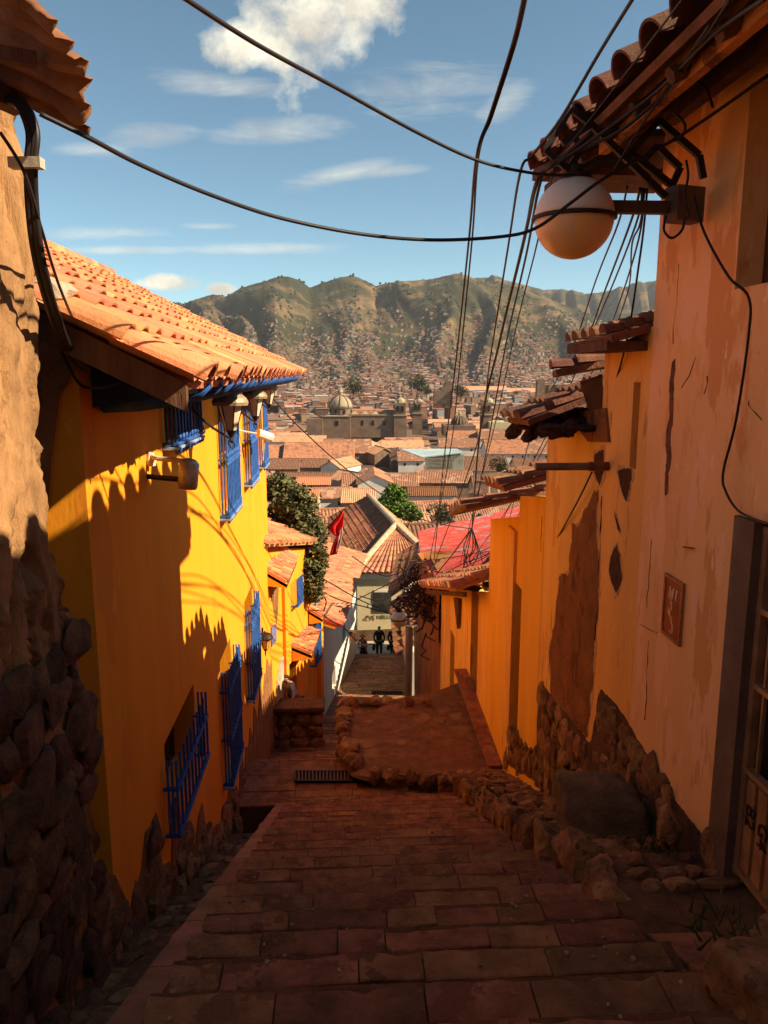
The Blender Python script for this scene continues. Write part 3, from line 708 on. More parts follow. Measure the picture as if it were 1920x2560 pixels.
# cable bundle on adobe
def curve_pts(pts, n=8):
    out = []; P_ = [pts[0]]+list(pts)+[pts[-1]]
    for i in range(1, len(P_)-2):
        p0, p1, p2, p3 = P_[i-1:i+3]
        for k in range(n):
            t = k/n; out.append(.5*((2*p1)+(p2-p0)*t+(2*p0-5*p1+4*p2-p3)*t*t+(3*p1-p0-3*p2+p3)*t*t*t))
    out.append(pts[-1]); return out
def cable(nm, lab, pts, r=.012, grp=None, m=M_cable, cat='cable', n=5):
    pts = curve_pts([V(p) for p in pts], 7); c = pts[0].copy(); b = MB(); b.tube(pts, r, n); o = b.build(nm, m, org=c, smooth=True); tag(o, lab, cat, grp); return o
def pxc(l): return [P(u, v, y) for u, v, y in l]
CB = thing('cable_bundle', 'thick bundle of black cables hanging down the edge of the adobe wall', 'cables', P(50, 250, 4.2))
for i, (du, dv) in enumerate(((0, 0), (8, -6), (-7, 4), (4, 8))):
    m = MB(); m.tube(curve_pts([p+V((.01*i, 0, .0)) for p in pxc([(10+du, 250+dv, 4.2), (45+du, 262, 4.15), (72+du, 330, 4.1), (68+du*.8, 410, 4.1), (70+du, 500, 4.15), (80+du, 600, 4.2), (98+du, 690, 4.3), (128+du, 790, 4.6), (165+du, 880, 5.1), (212+du, 925, 5.5)])], 7), .019, 6); m.build('strand', M_cable, CB, smooth=True)
m = MB(); c = P(66, 408, 4.08); m.box(c, (.16, .06, .05)); m.build('clamp', M_galv, CB)
cable('thin_cable', 'thin dark cable drooping from the adobe wall across the tile roof to the yellow wall', pxc([(0, 330, 3.9), (60, 430, 4.0), (100, 560, 4.2), (150, 720, 4.8), (210, 860, 5.4)]), .009)
cable('thin_cable', 'short cable loop along the top corner of the yellow gable', pxc([(150, 872, 5.1), (200, 960, 5.4), (250, 968, 5.4), (300, 958, 5.4)]), .012)
# ------------------------------------------------------------ bilinear tile patches
def tq(mb, E0, E1, R1, R0, cols, rows, seed=1, segs=5, lift=.035, mouth=True, k=.37, skip=0.0, jit=1.0, thick=.07):
    rr = random.Random(seed); E0, E1, R1, R0 = map(V, (E0, E1, R1, R0))
    def S(x, y): return (E0.lerp(E1, x)).lerp(R0.lerp(R1, x), y)
    n0 = (E1-E0).cross(R0-E0).normalized()
    if n0.z < 0: n0 = -n0
    for i in range(cols):
        for j in range(rows):
            if rr.random() < skip: continue
            xm = (i+.5)/cols; y0 = j/rows-.08/rows*(1+rr.random()*jit); y1 = (j+1)/rows+.1/rows
            A = (S(min(1, xm+.01), (y0+y1)/2)-S(xm, (y0+y1)/2)).normalized()
            w = (S((i+1)/cols, max(0, y0))-S(i/cols, max(0, y0))).length; r = w*k*rr.uniform(.95, 1.06)
            p0 = S(xm+rr.uniform(-.04, .04)/cols*jit, y0)+n0*lift; p1 = S(xm+rr.uniform(-.04, .04)/cols*jit, y1)
            vs = []; fs = []
            for (p, q) in ((p0, r), (p1, r*.82)):
                for a in range(segs+1):
                    w_ = math.pi*a/segs; vs.append(p+A*math.cos(w_)*q+n0*math.sin(w_)*q*.85)
            for a in range(segs): fs.append((a, a+1, segs+2+a, segs+1+a))
            if mouth: fs.append(tuple(range(segs+1)))
            mb.add(vs, fs)
    mb.hexa([E0-n0*thick, E1-n0*thick, R1-n0*thick, R0-n0*thick, E0, E1, R1, R0])
class Fac:                                   # vertical facade plane through two world points
    def __init__(s, p, q, out=1):
        s.p = V((p[0], p[1], 0)); d = V((q[0]-p[0], q[1]-p[1], 0)); s.L = d.length; s.d = d.normalized(); s.n = V((s.d.y, -s.d.x, 0))*out
    def hit(s, u, v):
        r = ray(u, v); k = s.p.dot(s.n)/r.dot(s.n); w = r*k; return ((w-s.p).dot(s.d), w.z)
    def pt(s, x, z, off=0): return s.p+s.d*x+s.n*off+V((0, 0, z))
    def slab(s, mb, x0, x1, z0, z1, o0, o1, z0b=None, z1b=None):
        z0b = z0 if z0b is None else z0b; z1b = z1 if z1b is None else z1b
        mb.hexa([s.pt(x0, z0, o0), s.pt(x1, z0b, o0), s.pt(x1, z0b, o1), s.pt(x0, z0, o1), s.pt(x0, z1, o0), s.pt(x1, z1b, o0), s.pt(x1, z1b, o1), s.pt(x0, z1, o1)])
    def wall(s, mb, x0, x1, z0, top0, top1, ops, th=.4):
        xs = sorted({x0, x1, *[o[0] for o in ops], *[o[1] for o in ops]}); tp = lambda x: top0+(top1-top0)*(x-x0)/(x1-x0)
        for a, b in zip(xs, xs[1:]):
            m = (a+b)/2; seg = sorted([(o[2], o[3]) for o in ops if o[0] <= m <= o[1]]); lo = z0
            for y0, y1 in seg: s.slab(mb, a, b, lo, y0, -th, 0); lo = y1
            s.slab(mb, a, b, lo, tp(a), -th, 0, None, tp(b))
    def fgrille(s, par, x0, x1, z0, z1, rails, out=.2, nb=6, m=None):
        w = MB(); s.slab(w, x0-.05, x1+.05, z0-.05, z1+.05, -.36, -.32)
        wn = w.build('window', M_wood, par); g = MB()
        for i in range(nb+1): x = x0+(x1-x0)*i/nb; g.tube([s.pt(x, z0, out), s.pt(x, z1, out)], .02, 5)
        for r in rails:
            g.bar(s.pt(x0, r, out), s.pt(x1, r, out), .05, .04)
            for x in (x0, x1): g.bar(s.pt(x, r, -.02), s.pt(x, r, out), .05, .04)
        g.build('grille', m or M_blue, wn); return wn
# ------------------------------------------------------------ right: pink house
PH = thing('pink_house', 'peeling salmon pink house with a dark tiled eave and a metal gate on the right', 'house', W(3.5, 3, -3.6))
gt0, gt1 = 2.2, 5.12
mb = MB(); wall_open(mb, AR, -1, -5, 7.2, -7, 2.30, [(4.2, 5.72, .6, 2.0), (gt0, 5.40, -5.2, -1.03)], .42)
merge_wall(mb.build('wall', M_pink, PH))
mb = MB(); mb.sbox(AR+.422, 3.6, 6.8, 7.19, -7, 2.0); mb.prism([W(AR+.42, 6.8, 2.0), W(3.6, 6.8, 2.0), W(3.6, 6.8, 2.3)], W(0, .39, 0)); mb.build('end_wall', M_pink, PH)
mb = MB(); mb.sbox(AR+.3, AR+.34, 4.1, 5.8, .5, 2.0); w = mb.build('window', mat('window_grey', (.10, .07, .05), .6, .2), PH)
mb = MB(); mb.sbox(AR+.20, AR+.30, 5.64, 5.72, .6, 2.0); mb.sbox(AR+.20, AR+.30, 4.9, 4.97, .6, 2.0); mb.sbox(AR+.20, AR+.30, 4.2, 5.64, .6, .68); mb.build('window_frame', M_wood, w)
M_grey = mat('grey_paint', (.15, .095, .07), .8, .25, 3, .2, 20)
mb = MB(); mb.sbox(AR-.03, AR+.42, 5.12, 5.40, -5.3, -1.035); mb.build('door_jamb', M_grey, PH)
gate = thing('metal_gate', 'brown metal gate with barred upper half and ribbed lower panel at the right edge', 'gate', W(AR+.1, 4, -3.9))
M_gate = mat('gate_paint', (.38, .21, .11), .55, .3, 4, .2, 30, metal=.2)
zb = lambda t: -3.72
gf = MB(); g0, g1 = gt0, gt1
for t in (g1-.03, (g0+g1)/2+.3, g0+.03): gf.sbox(AR+.04, AR+.10, t-.03, t+.03, -3.75-.0, -1.06)
for z in (-1.09, -1.66, -2.22, -2.88, -3.7): gf.sbox(AR+.035, AR+.095, g0, g1, z-.02, z+.02)
gf.build('frame', M_gate, gate)
gb = MB(); t = g1-.15
while t > g0: gb.sbox(AR+.06, AR+.085, t-.012, t+.012, -2.88, -1.06); t -= .21
gb.build('bars', M_gate, gate)
go = MB()
for zc in (-1.36, -1.95, -2.55):
    for tc_ in (4.62, 3.95, 3.3):
        q = lambda dt, dz: W(AR+.045, tc_+dt, zc+dz)
        for pts in ([q(0, 0), q(.07, .16), q(.0, .27), q(-.04, .14), q(0, 0)], [q(0, 0), q(.12, -.02), q(.13, -.15), q(.02, -.17), q(0, 0)], [q(0, 0), q(-.12, -.02), q(-.13, -.15), q(-.02, -.17)]):
            for a_, b_ in zip(pts, pts[1:]): go.bar(a_, b_, .014, .02)
go.build('ornaments', M_gate, gate)
gp = MB(); gp.sbox(AR+.075, AR+.095, g0, g1, -3.72, -2.9)
t = g1-.07
while t > g0: gp.sbox(AR+.05, AR+.075, t-.11, t, -3.66, -2.93); t -= .16
pn = gp.build('lower_panel', M_gate, gate)
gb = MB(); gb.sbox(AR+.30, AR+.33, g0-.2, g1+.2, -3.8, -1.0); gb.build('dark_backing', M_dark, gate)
def text(s, c, right, up, size, m, nm, lab=None, parent=None, ext=.004):
    cu = bpy.data.curves.new(nm, 'FONT'); cu.body = s; cu.size = size; cu.extrude = ext; cu.align_x = 'CENTER'; cu.align_y = 'CENTER'
    o = bpy.data.objects.new(nm+'_tmp', cu); COL.objects.link(o); dg = bpy.context.evaluated_depsgraph_get(); me = bpy.data.meshes.new_from_object(o.evaluated_get(dg))
    bpy.data.objects.remove(o); r = V(right).normalized(); u = V(up).normalized(); n = r.cross(u)
    org = parent_org(parent); me.transform(Matrix.Translation(V(c)-org) @ Matrix((r, u, n)).transposed().to_4x4())
    me.materials.clear(); me.materials.append(m); o = bpy.data.objects.new(nm, me); COL.objects.link(o)
    if parent: o.parent = parent
    return o
M_ink = mat('marker_ink', (.02, .012, .012), .6, .1)
TD = W(0, 1, 0)
text('B2', W(AR+.045, 4.97, -3.2), V((0, 0, -1)), -TD, .17, M_ink, 'marker_scrawl', parent=gate)
text('G4', W(AR+.045, 4.80, -3.25), V((0, 0, -1)), -TD, .17, M_ink, 'marker_scrawl', parent=gate)
# house number plaque
pq = thing('number_plaque', 'worn red and white number plaque set in the orange wall', 'sign', W(AR, 6.35, -2.05))
m = MB(); m.sbox(AR-.018, AR+.01, 6.18, 6.52, -2.30, -1.80); m.build('board', mat('red_plaque', (.28, .03, .012), .6, .3, 6, patches=[((.62, .42, .22), 5, .62, .7)]), pq)
m = MB()
for a_, b_ in ((6.16, 6.19), (6.51, 6.54)): m.sbox(AR-.026, AR+.01, a_, b_, -2.33, -1.77)
for a_, b_ in ((-2.33, -2.30), (-1.80, -1.77)): m.sbox(AR-.0265, AR+.01, 6.19, 6.51, a_, b_)
m.build('frame', mat('plaque_rim', (.45, .17, .06), .9, .3, 8), pq)
m = MB()
for i in range(3): m.prism([W(AR-.019, 6.42-i*.045-i*.02, -1.86-i*.0), W(AR-.019, 6.39-i*.065, -1.86), W(AR-.019, 6.41-i*.065, -1.96), W(AR-.019, 6.43-i*.065, -1.96)], W(-.003, 0, 0))
m.build('numerals', mat('cream_paint', (.66, .52, .34), .7, .1), pq)
# pink roof
O = W(1.93, -3.2, 1.93); U_ = V((ct, st_, .52)).normalized(); A_ = V((-st_, ct, 0))
mb = MB(); tile_roof(mb, O, A_, U_, 11.1, 1.4, .46, .165, .46, 21, 9)
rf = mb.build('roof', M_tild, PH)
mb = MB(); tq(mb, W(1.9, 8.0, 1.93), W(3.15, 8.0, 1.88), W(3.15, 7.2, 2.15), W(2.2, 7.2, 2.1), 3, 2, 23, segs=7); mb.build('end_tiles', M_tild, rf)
mb = MB(); mb.sbox(2.0, 3.1, 7.21, 7.9, 1.74, 1.80); mb.build('end_soffit', M_wood, PH)
mb = MB(); q = O+U_*.1
for s0, s1, off in ((.05, 1.25, -.16),): 
    a, b, c, d = q+U_*s0, q+U_*s0+A_*10.85, q+U_*s1+A_*10.85, q+U_*s1
    dn = V((0, 0, off)); mb.hexa([a+dn, b+dn, c+dn, d+dn, a+dn*.6, b+dn*.6, c+dn*.6, d+dn*.6])
mb.build('soffit', M_wood, PH)
mb = MB(); mb.bar(O+U_*.28+V((0,0,-.24)), O+U_*.28+A_*9.9+V((0,0,-.24)), .07, .09); mb.build('eave_beam', mat('orange_lit_wood', (.50, .20, .06), .9, .4, 4, .4, 20, patches=[((.15, .06, .03), 5, .56, 1)]), PH)  # orange light on the wooden beam is painted into its colour
mb = MB(); mb.bar(O+U_*.75+V((0,0,-.30)), O+U_*.75+A_*9.6+V((0,0,-.30)), .10, .12); mb.build('wall_plate', M_wood, PH)
t_ = 3.9
while t_ < 11.0:
    m = MB(); m.tube([O+A_*t_+U_*.12+V((0,0,-.19)), O+A_*t_+U_*1.1+V((0,0,-.2))], .055, 7); m.build('rafter', M_wood, PH); t_ += .62
mb = MB()
for i in range(26):
    x = 2.5+i*.33+rg.uniform(-.1, .1); stone(mb, O+A_*x+U_*rg.uniform(.3, .6)+V((0, 0, -.15)), .1, .18, .03, 70+i, MS, 2, .5, .2)
mb.build('daub_patches', mat('daub', (.60, .36, .18), .9, .35, 5, .4, 20), rf)
# bases: exposed rubble footing of the right walls
def SP(l, a=AR): return [SA(u, v, a) for u, v in l]
OW = thing('orange_house', 'cracked orange house with exposed earth and rubble footing beside the pink house', 'house', W(3.5, 9, -5))
mb = MB(); wall_open(mb, AR, -1, 7.205, 8.5, -8, .25, [(7.42, 7.60, -.95, -.10)], .45, top=[(7.2, .42), (8.5, .22)]); merge_wall(mb.build('wall', M_pinkd, OW))
mb = MB(); wall_open(mb, AR, -1, 8.5, 10.74, -8, -.8, [], .45, top=[(8.5, -.72), (9.4, -.7), (10.74, -.82)]); mb.build('lower_wall', M_oran, OW)
mb = MB(); mb.sbox(AR+.46, 5, 10.3, 10.73, -8, -.8); mb.sbox(AR+.46, 4, 8.1, 8.49, -2, .25); mb.build('end_wall', M_pinkd, OW)
mb = MB(); mb.sbox(AR+.25, AR+.3, 7.35, 7.7, -1.0, 0); mb.build('slot_window', M_dark, OW)
def jag(poly, n=6, amp=.05, seed=1):
    out = []; k = 0
    for (a, b), (c, d) in zip(poly, poly[1:]+poly[:1]):
        m = max(2, int(math.hypot(c-a, d-b)/.035)); m = min(m, 24)
        for i in range(m):
            f = i/m; x = a+(c-a)*f; y = b+(d-b)*f; k += 1
            o_ = V((x*4+seed*9, y*4, seed)); p_ = V((x*17+seed*9, y*17, seed))
            out.append((x+amp*(mn.noise(o_)*1.2+.6*mn.noise(p_)), y+amp*(mn.noise(o_+V((50, 0, 0)))*1.2+.6*mn.noise(p_+V((50, 0, 0))))))
    return out
def hole(par, px, seed, amp=.04, m=None, rim=1.12, depth=.004):
    p = SP(px); cx_ = sum(q[0] for q in p)/len(p); cy_ = sum(q[1] for q in p)/len(p); g = .02
    big = [(cx_+(a-cx_)*rim+g*(1 if a > cx_ else -1), cy_+(b-cy_)*(1+(rim-1)*.5)+g*(1 if b > cy_ else -1)) for a, b in p]
    mb = MB(); splane(mb, AR, -1, jag(big, 5, amp*1.3, seed+40), depth); o = mb.build('broken_plaster_edge', mat('plaster_edge', (.66, .40, .20), .95, .3, 9, .6, 30), par)
    mb = MB(); splane(mb, AR-depth, -1, jag(p, 5, amp, seed), .004); mb.build('plaster_hole', m or mat('hole_earth', (.09, .035, .015), .95, .4, 9, .7, 30), par)
hole(OW, [(1432, 1312), (1452, 1303), (1470, 1262), (1495, 1225), (1492, 1330), (1500, 1400), (1497, 1500), (1480, 1700), (1470, 1840), (1420, 1790), (1380, 1745), (1374, 1640), (1393, 1520), (1398, 1440), (1425, 1430), (1432, 1350)], 3, .07, M_brown, 1.02)
hole(OW, [(1488, 1135), (1510, 1120), (1512, 1180), (1500, 1215), (1486, 1180)], 4, .03)
hole(OW, [(1546, 1178), (1562, 1168), (1580, 1172), (1580, 1200), (1568, 1250), (1556, 1225)], 5, .04)
hole(OW, [(1528, 1400), (1536, 1372), (1543, 1362), (1549, 1390), (1554, 1440), (1549, 1465), (1541, 1482), (1531, 1455), (1525, 1425)], 6, .035)
hole(OW, [(1537, 1283), (1545, 1300), (1552, 1330), (1545, 1325)], 7, .02)
for k_, l in enumerate(([(1680, 900), (1688, 900), (1684, 1000), (1678, 1080), (1670, 1240), (1662, 1240), (1668, 1080), (1674, 1000)],)):
    mb = MB(); splane(mb, AR, -1, jag(SP(l), 5, .04, 60+k_), .003); mb.build('dark_stain', mat('soot_stain', (.16, .06, .025), .95, .5, 9, .4, 30), PH if k_ < 4 else OW)
mb = MB(); rr = random.Random(4)
def crack(mb, l, w=.012, a=AR):
    pts = SP(l); pts2 = []
    for (p, q) in zip(pts, pts[1:]):
        n = max(2, int(math.dist(p, q)/.08))
        for i in range(n): f = i/n; pts2.append((p[0]+(q[0]-p[0])*f+rr.uniform(-.02, .02), p[1]+(q[1]-p[1])*f))
    pts2.append(pts[-1])
    mb.tube([W(a-.001, t, z) for t, z in pts2], [w*rr.uniform(.1, .8) for _ in pts2], 4)
for l, w in (([(1696, 660), (1690, 760), (1683, 860)], .006), ([(1706, 970), (1722, 940), (1740, 890)], .007), ([(1630, 1350), (1622, 1440), (1618, 1520)], .006),
             ([(1505, 1240), (1500, 1360), (1497, 1480), (1488, 1600)], .018), ([(1432, 1440), (1425, 1560), (1412, 1640)], .012), ([(1355, 1290), (1352, 1380)], .01), ([(1620, 1600), (1618, 1700), (1612, 1800)], .008), ([(1600, 1560), (1625, 1575), (1645, 1582)], .005), ([(1762, 985), (1770, 960), (1768, 940)], .008), ([(1870, 1000), (1880, 1020), (1905, 1050)], .007)):
    mb = MB(); crack(mb, l, w); mb.build('crack', M_dark, OW)
mb = MB(); mb.bar(*[W(AR-.02, *SA(u, v, AR-.02)) for u, v in ((1708, 1367), (1732, 1371))], .012); mb.build('nail', M_iron, OW)
# footing stones
def foot(par, px, seed, nm='footing_stones', sx=.3, sz=.36, m=M_stone):
    poly = SP(px); mb = MB(); splane(mb, AR+.005, -1, jag(poly, 4, .03, seed), .02); mb.build('footing_mortar', M_mort, par)
    mb = MB(); rubble(mb, AR, -1, poly, sx, sz, .06, seed); mb.build(nm, m, par)
foot(OW, [(1352, 1705), (1385, 1748), (1425, 1790), (1478, 1862), (1502, 1722), (1530, 1750), (1560, 1785), (1600, 1860), (1640, 1925), (1640, 2130), (1480, 2080), (1400, 2010), (1345, 1960), (1345, 1800)], 31)
foot(PH, [(1641, 1926), (1669, 1969), (1712, 2034), (1777, 2108), (1790, 2150), (1700, 2200), (1641, 2140)], 32)
# roof caps of the orange house
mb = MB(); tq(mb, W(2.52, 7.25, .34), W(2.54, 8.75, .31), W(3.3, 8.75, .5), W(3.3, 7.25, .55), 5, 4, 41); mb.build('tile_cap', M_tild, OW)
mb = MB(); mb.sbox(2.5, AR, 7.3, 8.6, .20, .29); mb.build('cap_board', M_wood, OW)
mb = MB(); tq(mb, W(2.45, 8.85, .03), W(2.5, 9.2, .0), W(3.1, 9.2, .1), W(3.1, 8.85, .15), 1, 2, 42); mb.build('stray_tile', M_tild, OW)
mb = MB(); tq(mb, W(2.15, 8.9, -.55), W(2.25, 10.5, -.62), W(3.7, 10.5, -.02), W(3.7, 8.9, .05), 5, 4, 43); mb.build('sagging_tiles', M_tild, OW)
mb = MB()
for i in range(44):
    a_, t_ = rg.uniform(2.3, 3.0), rg.uniform(8.7, 10.4); stone(mb, W(a_, t_, -.72+.26*(a_-2.2)+rg.uniform(-.1, .02)), rg.uniform(.08, .2), rg.uniform(.08, .2), rg.uniform(.04, .12), 900+i, None, 2, .6, .1)
mb.build('eave_rubble', mat('root_mat', (.06, .03, .018), .95, .5, 8, .9, 30), OW)
mb = MB(); q = [P(1450, 955, 8.9), P(1506, 935, 8.7), P(1512, 1040, 8.7), P(1478, 1045, 9.0)]
mb.prism(q, V((0, .02, 0))); mb.build('bent_sheet', mat('dark_sheet', (.10, .045, .02), .7, .4, 4, .3, 18), OW)
mb = MB(); mb.prism([W(AR-.03, t, z) for t, z in SP([(1436, 1060), (1470, 1105), (1520, 1105), (1512, 1020), (1440, 1030)], AR-.03)], W(.06, 0, 0)); mb.build('torn_top', M_brown, OW)
# pipe
pp = thing('drain_pipe', 'grey pipe with a slanted end jutting over the alley from the orange wall', 'pipe', W(AR, 8.2, -1.03))
a_, z_ = ST(1338, 1167, 8.2); m = MB(); m.tube([W(a_, 8.2, z_), W(AR, 8.2, z_)], .042, 12); m.build('tube', mat('pipe_grey', (.20, .13, .09), .5, .2, 6), pp)
m = MB(); m.tube([W(AR-.22, 8.2, z_), W(AR-.001, 8.2, z_)], .05, 12); m.build('collar', M_rust, pp)
# yellow house on the right
YR = thing('narrow_yellow_house', 'bright yellow house on the right with a coping of broken roof tiles', 'house', W(3.5, 12.7, -7))
M_yel2r = M_yelr
mb = MB(); wall_open(mb, AR, -1, 10.76, 14.75, -9, -2, [(11.98, 12.42, -6.6, -3.5)], .4, top=[(10.76, -1.78), (12.3, -2.0), (12.32, -2.35), (14.75, -2.85)])
merge_wall(mb.build('wall', M_yelr, YR))
mb = MB(); mb.sbox(AR+.41, 7, 14.35, 14.74, -9, -2.9); mb.build('rear_wall', M_oran, YR)
mb = MB(); mb.sbox(AR+.22, AR+.26, 11.9, 12.5, -6.7, -3.4); mb.build('door', M_dark, YR)
mb = MB(); mb.sbox(AR-.05, AR, 12.42, 12.95, -6.7, -2.62); mb.build('pilaster', M_oran, YR)
mb = MB(); tq(mb, W(2.3, 10.8, -1.62), W(2.3, 12.3, -1.75), W(3.9, 12.3, -1.35), W(3.9, 10.8, -1.2), 5, 4, 44); mb.build('coping_tiles', mat('shaded_clay_tile', (.27, .115, .06), .9, .3, 4, .5, 26, island=.3, patches=[((.13, .06, .035), 5, .58, 1)]), YR)  # old clay tile darkened to paint the coping as shaded
mb = MB(); tq(mb, W(2.0, 12.35, -2.15), W(2.1, 14.9, -2.75), W(3.7, 14.9, -2.35), W(3.7, 12.35, -1.85), 8, 4, 45); mb.build('coping_tiles', mat('shaded_clay_tile', (.27, .115, .06), .9, .3, 4, .5, 26, island=.3, patches=[((.13, .06, .035), 5, .58, 1)]), YR)
foot(YR, [(1275, 1830), (1300, 1850), (1330, 1880), (1344, 1860), (1344, 1955), (1290, 1925), (1260, 1900)], 33, sx=.25, sz=.25)
# apricot house with red sheet roof
AH = thing('apricot_house', 'low apricot house with blue door under sagging dark tiles and a red sheet roof', 'house', W(3.5, 18, -8))
mb = MB(); wall_open(mb, AR, -1, 14.76, 22, -11, -5, [(15.85, 16.75, -7.1, -4.75), (19.2, 20.0, -9.5, -6.9)], .4, top=[(14.76, -4.35), (22, -6.35)])
merge_wall(mb.build('wall', M_oran, AH))
mb = MB(); mb.sbox(AR+.25, AR+.3, 15.8, 16.8, -7.2, -4.7); d = mb.build('door', mat('dark_blue_door', (.03, .035, .06), .6, .3, 8), AH)
mb = MB(); mb.sbox(AR+.25, AR+.3, 19.1, 20.1, -9.5, -6.8); mb.build('door', M_dark, AH)
mb = MB(); A1, B1, C1, D1 = P(1056, 1470, 22.5), P(1300, 1395, 22.0), P(1300, 1268, 36), P(1045, 1330, 33)
n = 70; vs = []; fs = []
for k in range(n+1):
    f = k/n; h = V((0, 0, .06*(k % 2))); vs += [A1.lerp(D1, f)+h, B1.lerp(C1, f)+h]
for k in range(n): fs.append((2*k, 2*k+1, 2*k+3, 2*k+2))
mb.add(vs, fs); mb.raw = True; o = mb.build('sheet_roof', mat('red_sheet', (.50, .065, .045), .6, .35, 2.5, .2, 14, patches=[((.30, .20, .20), 1.1, .56, 1), ((.42, .13, .09), 5, .57, 1)]), AH); md = o.modifiers.new('t', 'SOLIDIFY'); md.thickness = .02
mb = MB(); tq(mb, W(2.25, 14.9, -4.3), W(2.3, 22.4, -6.35), W(3.6, 22.4, -5.95), W(3.6, 14.9, -3.8), 17, 3, 46, skip=.06); mb.build('eave_tiles', M_tilo, AH)
mb = MB()
for i in range(30):
    t_ = rg.uniform(15, 22); stone(mb, W(rg.uniform(2.5, 3.2), t_, -4.25-(t_-14.8)*.28+rg.uniform(-.05, .15)), rg.uniform(.1, .22), rg.uniform(.12, .3), rg.uniform(.05, .1), 1200+i, None, 2, .5, .2)
mb.build('eave_rubble', _m['root_mat'], AH)
mb = MB(); mb.bar(W(2.45, 14.95, -4.45), W(2.45, 22.2, -6.5), .08, .1); mb.build('eave_beam', M_wood, AH)
mb = MB(); mb.prism([W(AR-.02, 18.1, -5.5), W(AR-.02, 18.9, -5.7), W(AR-.02, 18.2, -6.3)], W(-.08, 0, 0)); mb.build('shadow_wedge', M_wood, AH)  # dark wedge standing in for a triangular shadow on the wall
# earthen wall with root tangle
EW = thing('earthen_wall', 'rough orange brown earthen pillar wall with a tangle of roots and cables on top', 'wall', W(2.8, 24, -10))
mb = MB(); n1, n2 = 26, 40; vs = []; fs = []
for j in range(n2+1):
    z = -6.2-6.0*j/n2
    for i in range(n1+1):
        f = i/n1; t = 22+4.6*f; a = 2.9-.35*f-.1*abs(mn.noise(V((t*2.4, z*.25, 4))))-.05*mn.noise(V((t*6, z, 4)))-(.0 if z < -8 else .05)
        if i > n1-4: a = 2.55+(i-n1+4)*.4; t = 26.2
        vs.append(W(a, t, z))
for j in range(n2):
    for i in range(n1): k = j*(n1+1)+i; fs.append((k, k+1, k+n1+2, k+n1+1))
mb.add(vs, fs); mb.build('mud_face', mat('orange_mud', (.36, .14, .045), .95, .35, 3, .9, 14, streak=True), EW, smooth=True)
mb = MB(); mb.sbox(3.0, 5.5, 22.05, 26.1, -12, -6.3); mb.build('wall_core', M_brown, EW)
mb = MB(); rr = random.Random(8)
for i in range(150):
    c = W(rr.gauss(2.55, .25), rr.uniform(22.3, 26), rr.gauss(-6.9, .45)); pts = [c]
    for k in range(4): pts.append(pts[-1]+V((rr.uniform(-.25, .25), rr.uniform(-.3, .3), rr.uniform(-.35, .22))))
    mb.tube(pts, rr.uniform(.012, .035), 4)
mb.build('root_tangle', _m['root_mat'], EW)
mb = MB(); mb.tube([W(2.35, 27, -12.6), W(2.38, 27, -9.2)], .14, 8); mb.tube([W(2.75, 26.8, -12.6), W(2.7, 26.8, -9.2)], .17, 8); o = mb.build('timber_posts', mat('whitewashed_post', (.45, .36, .26), .9, .4, 3, .5, 20, streak=True), EW)
# stepped tile roofs far right of lower street
RT = thing('lane_house', 'narrow house with ragged old tile roofs stepping down along the right of the lower street', 'house', W(3.5, 33, -12))
mb = MB(); tq(mb, W(1.95, 27.2, -10.35), W(2.15, 33.5, -10.35), W(3.6, 33.5, -9.3), W(3.35, 27.2, -9.5), 12, 4, 51, skip=.04)
tq(mb, W(2.1, 33.6, -10.0), W(3.3, 44.5, -10.8), W(5.2, 44.5, -9.6), W(3.7, 33.6, -8.9), 18, 4, 52, skip=.03); mb.build('roof', M_tilo, RT)
mb = MB(); mb.tube([W(3.4, 27.2, -9.4), W(3.65, 33.5, -9.2), W(3.7, 33.7, -8.8), W(5.2, 44.5, -9.5)], .16, 8); mb.build('ridge_tiles', mat('pale_tile', (.55, .36, .22), .9, .3, 4, .3, 20), RT)
mb = MB(); mb.hexa([W(2.45, 27.6, -13.5), W(4, 27.6, -13.5), W(6, 44, -17), W(3.4, 44, -17), W(2.45, 27.6, -10.45), W(4, 27.6, -10.45), W(6, 44, -10.9), W(3.4, 44, -10.9)]); mb.build('wall', M_white, RT)
# ------------------------------------------------------------ left: second yellow house, canopies
H2 = Fac((-2.92, 18.7), (-2.08, 24.4)); Y2 = thing('far_yellow_house', 'smaller yellow house further down the left side with two little tiled door canopies', 'house', V((-4, 21, -10)))
def rc(u0, u1, v0, v1, F_=H2):      # px rect -> s range and z range
    a, za = F_.hit(u0, v1); b, zb_ = F_.hit(u1, v0); return a, b, za, zb_
dx0, dx1 = H2.hit(724, 1700)[0], H2.hit(741, 1700)[0]
dz1 = H2.hit(732, 1650)[1]
bw0, bw1 = H2.hit(775, 1650)[0], H2.hit(790, 1650)[0]
mb = MB(); H2.wall(mb, -2.6, 5.75, -12.5, -3.9, -5.6, [(dx0, dx1, -11.9, dz1), (bw0, bw1, H2.hit(776, 1668)[1], H2.hit(780, 1500)[1])], .4)
merge_wall(mb.build('wall', M_yel2, Y2))
mb = MB(); H2.slab(mb, dx0-.1, dx1+.1, -12, dz1+.1, -.33, -.28); mb.build('door', M_dark, Y2)
H2.fgrille(Y2, bw0, bw1, H2.hit(776, 1666)[1], H2.hit(780, 1500)[1], [H2.hit(776, 1664)[1], H2.hit(776, 1590)[1]], .18, 6)
s0 = H2.hit(728, 1515)[0]; s1 = H2.hit(742, 1500)[0]
H2.fgrille(Y2, s0, s1, H2.hit(732, 1512)[1], H2.hit(735, 1440)[1], [H2.hit(732, 1512)[1]], .18, 6)
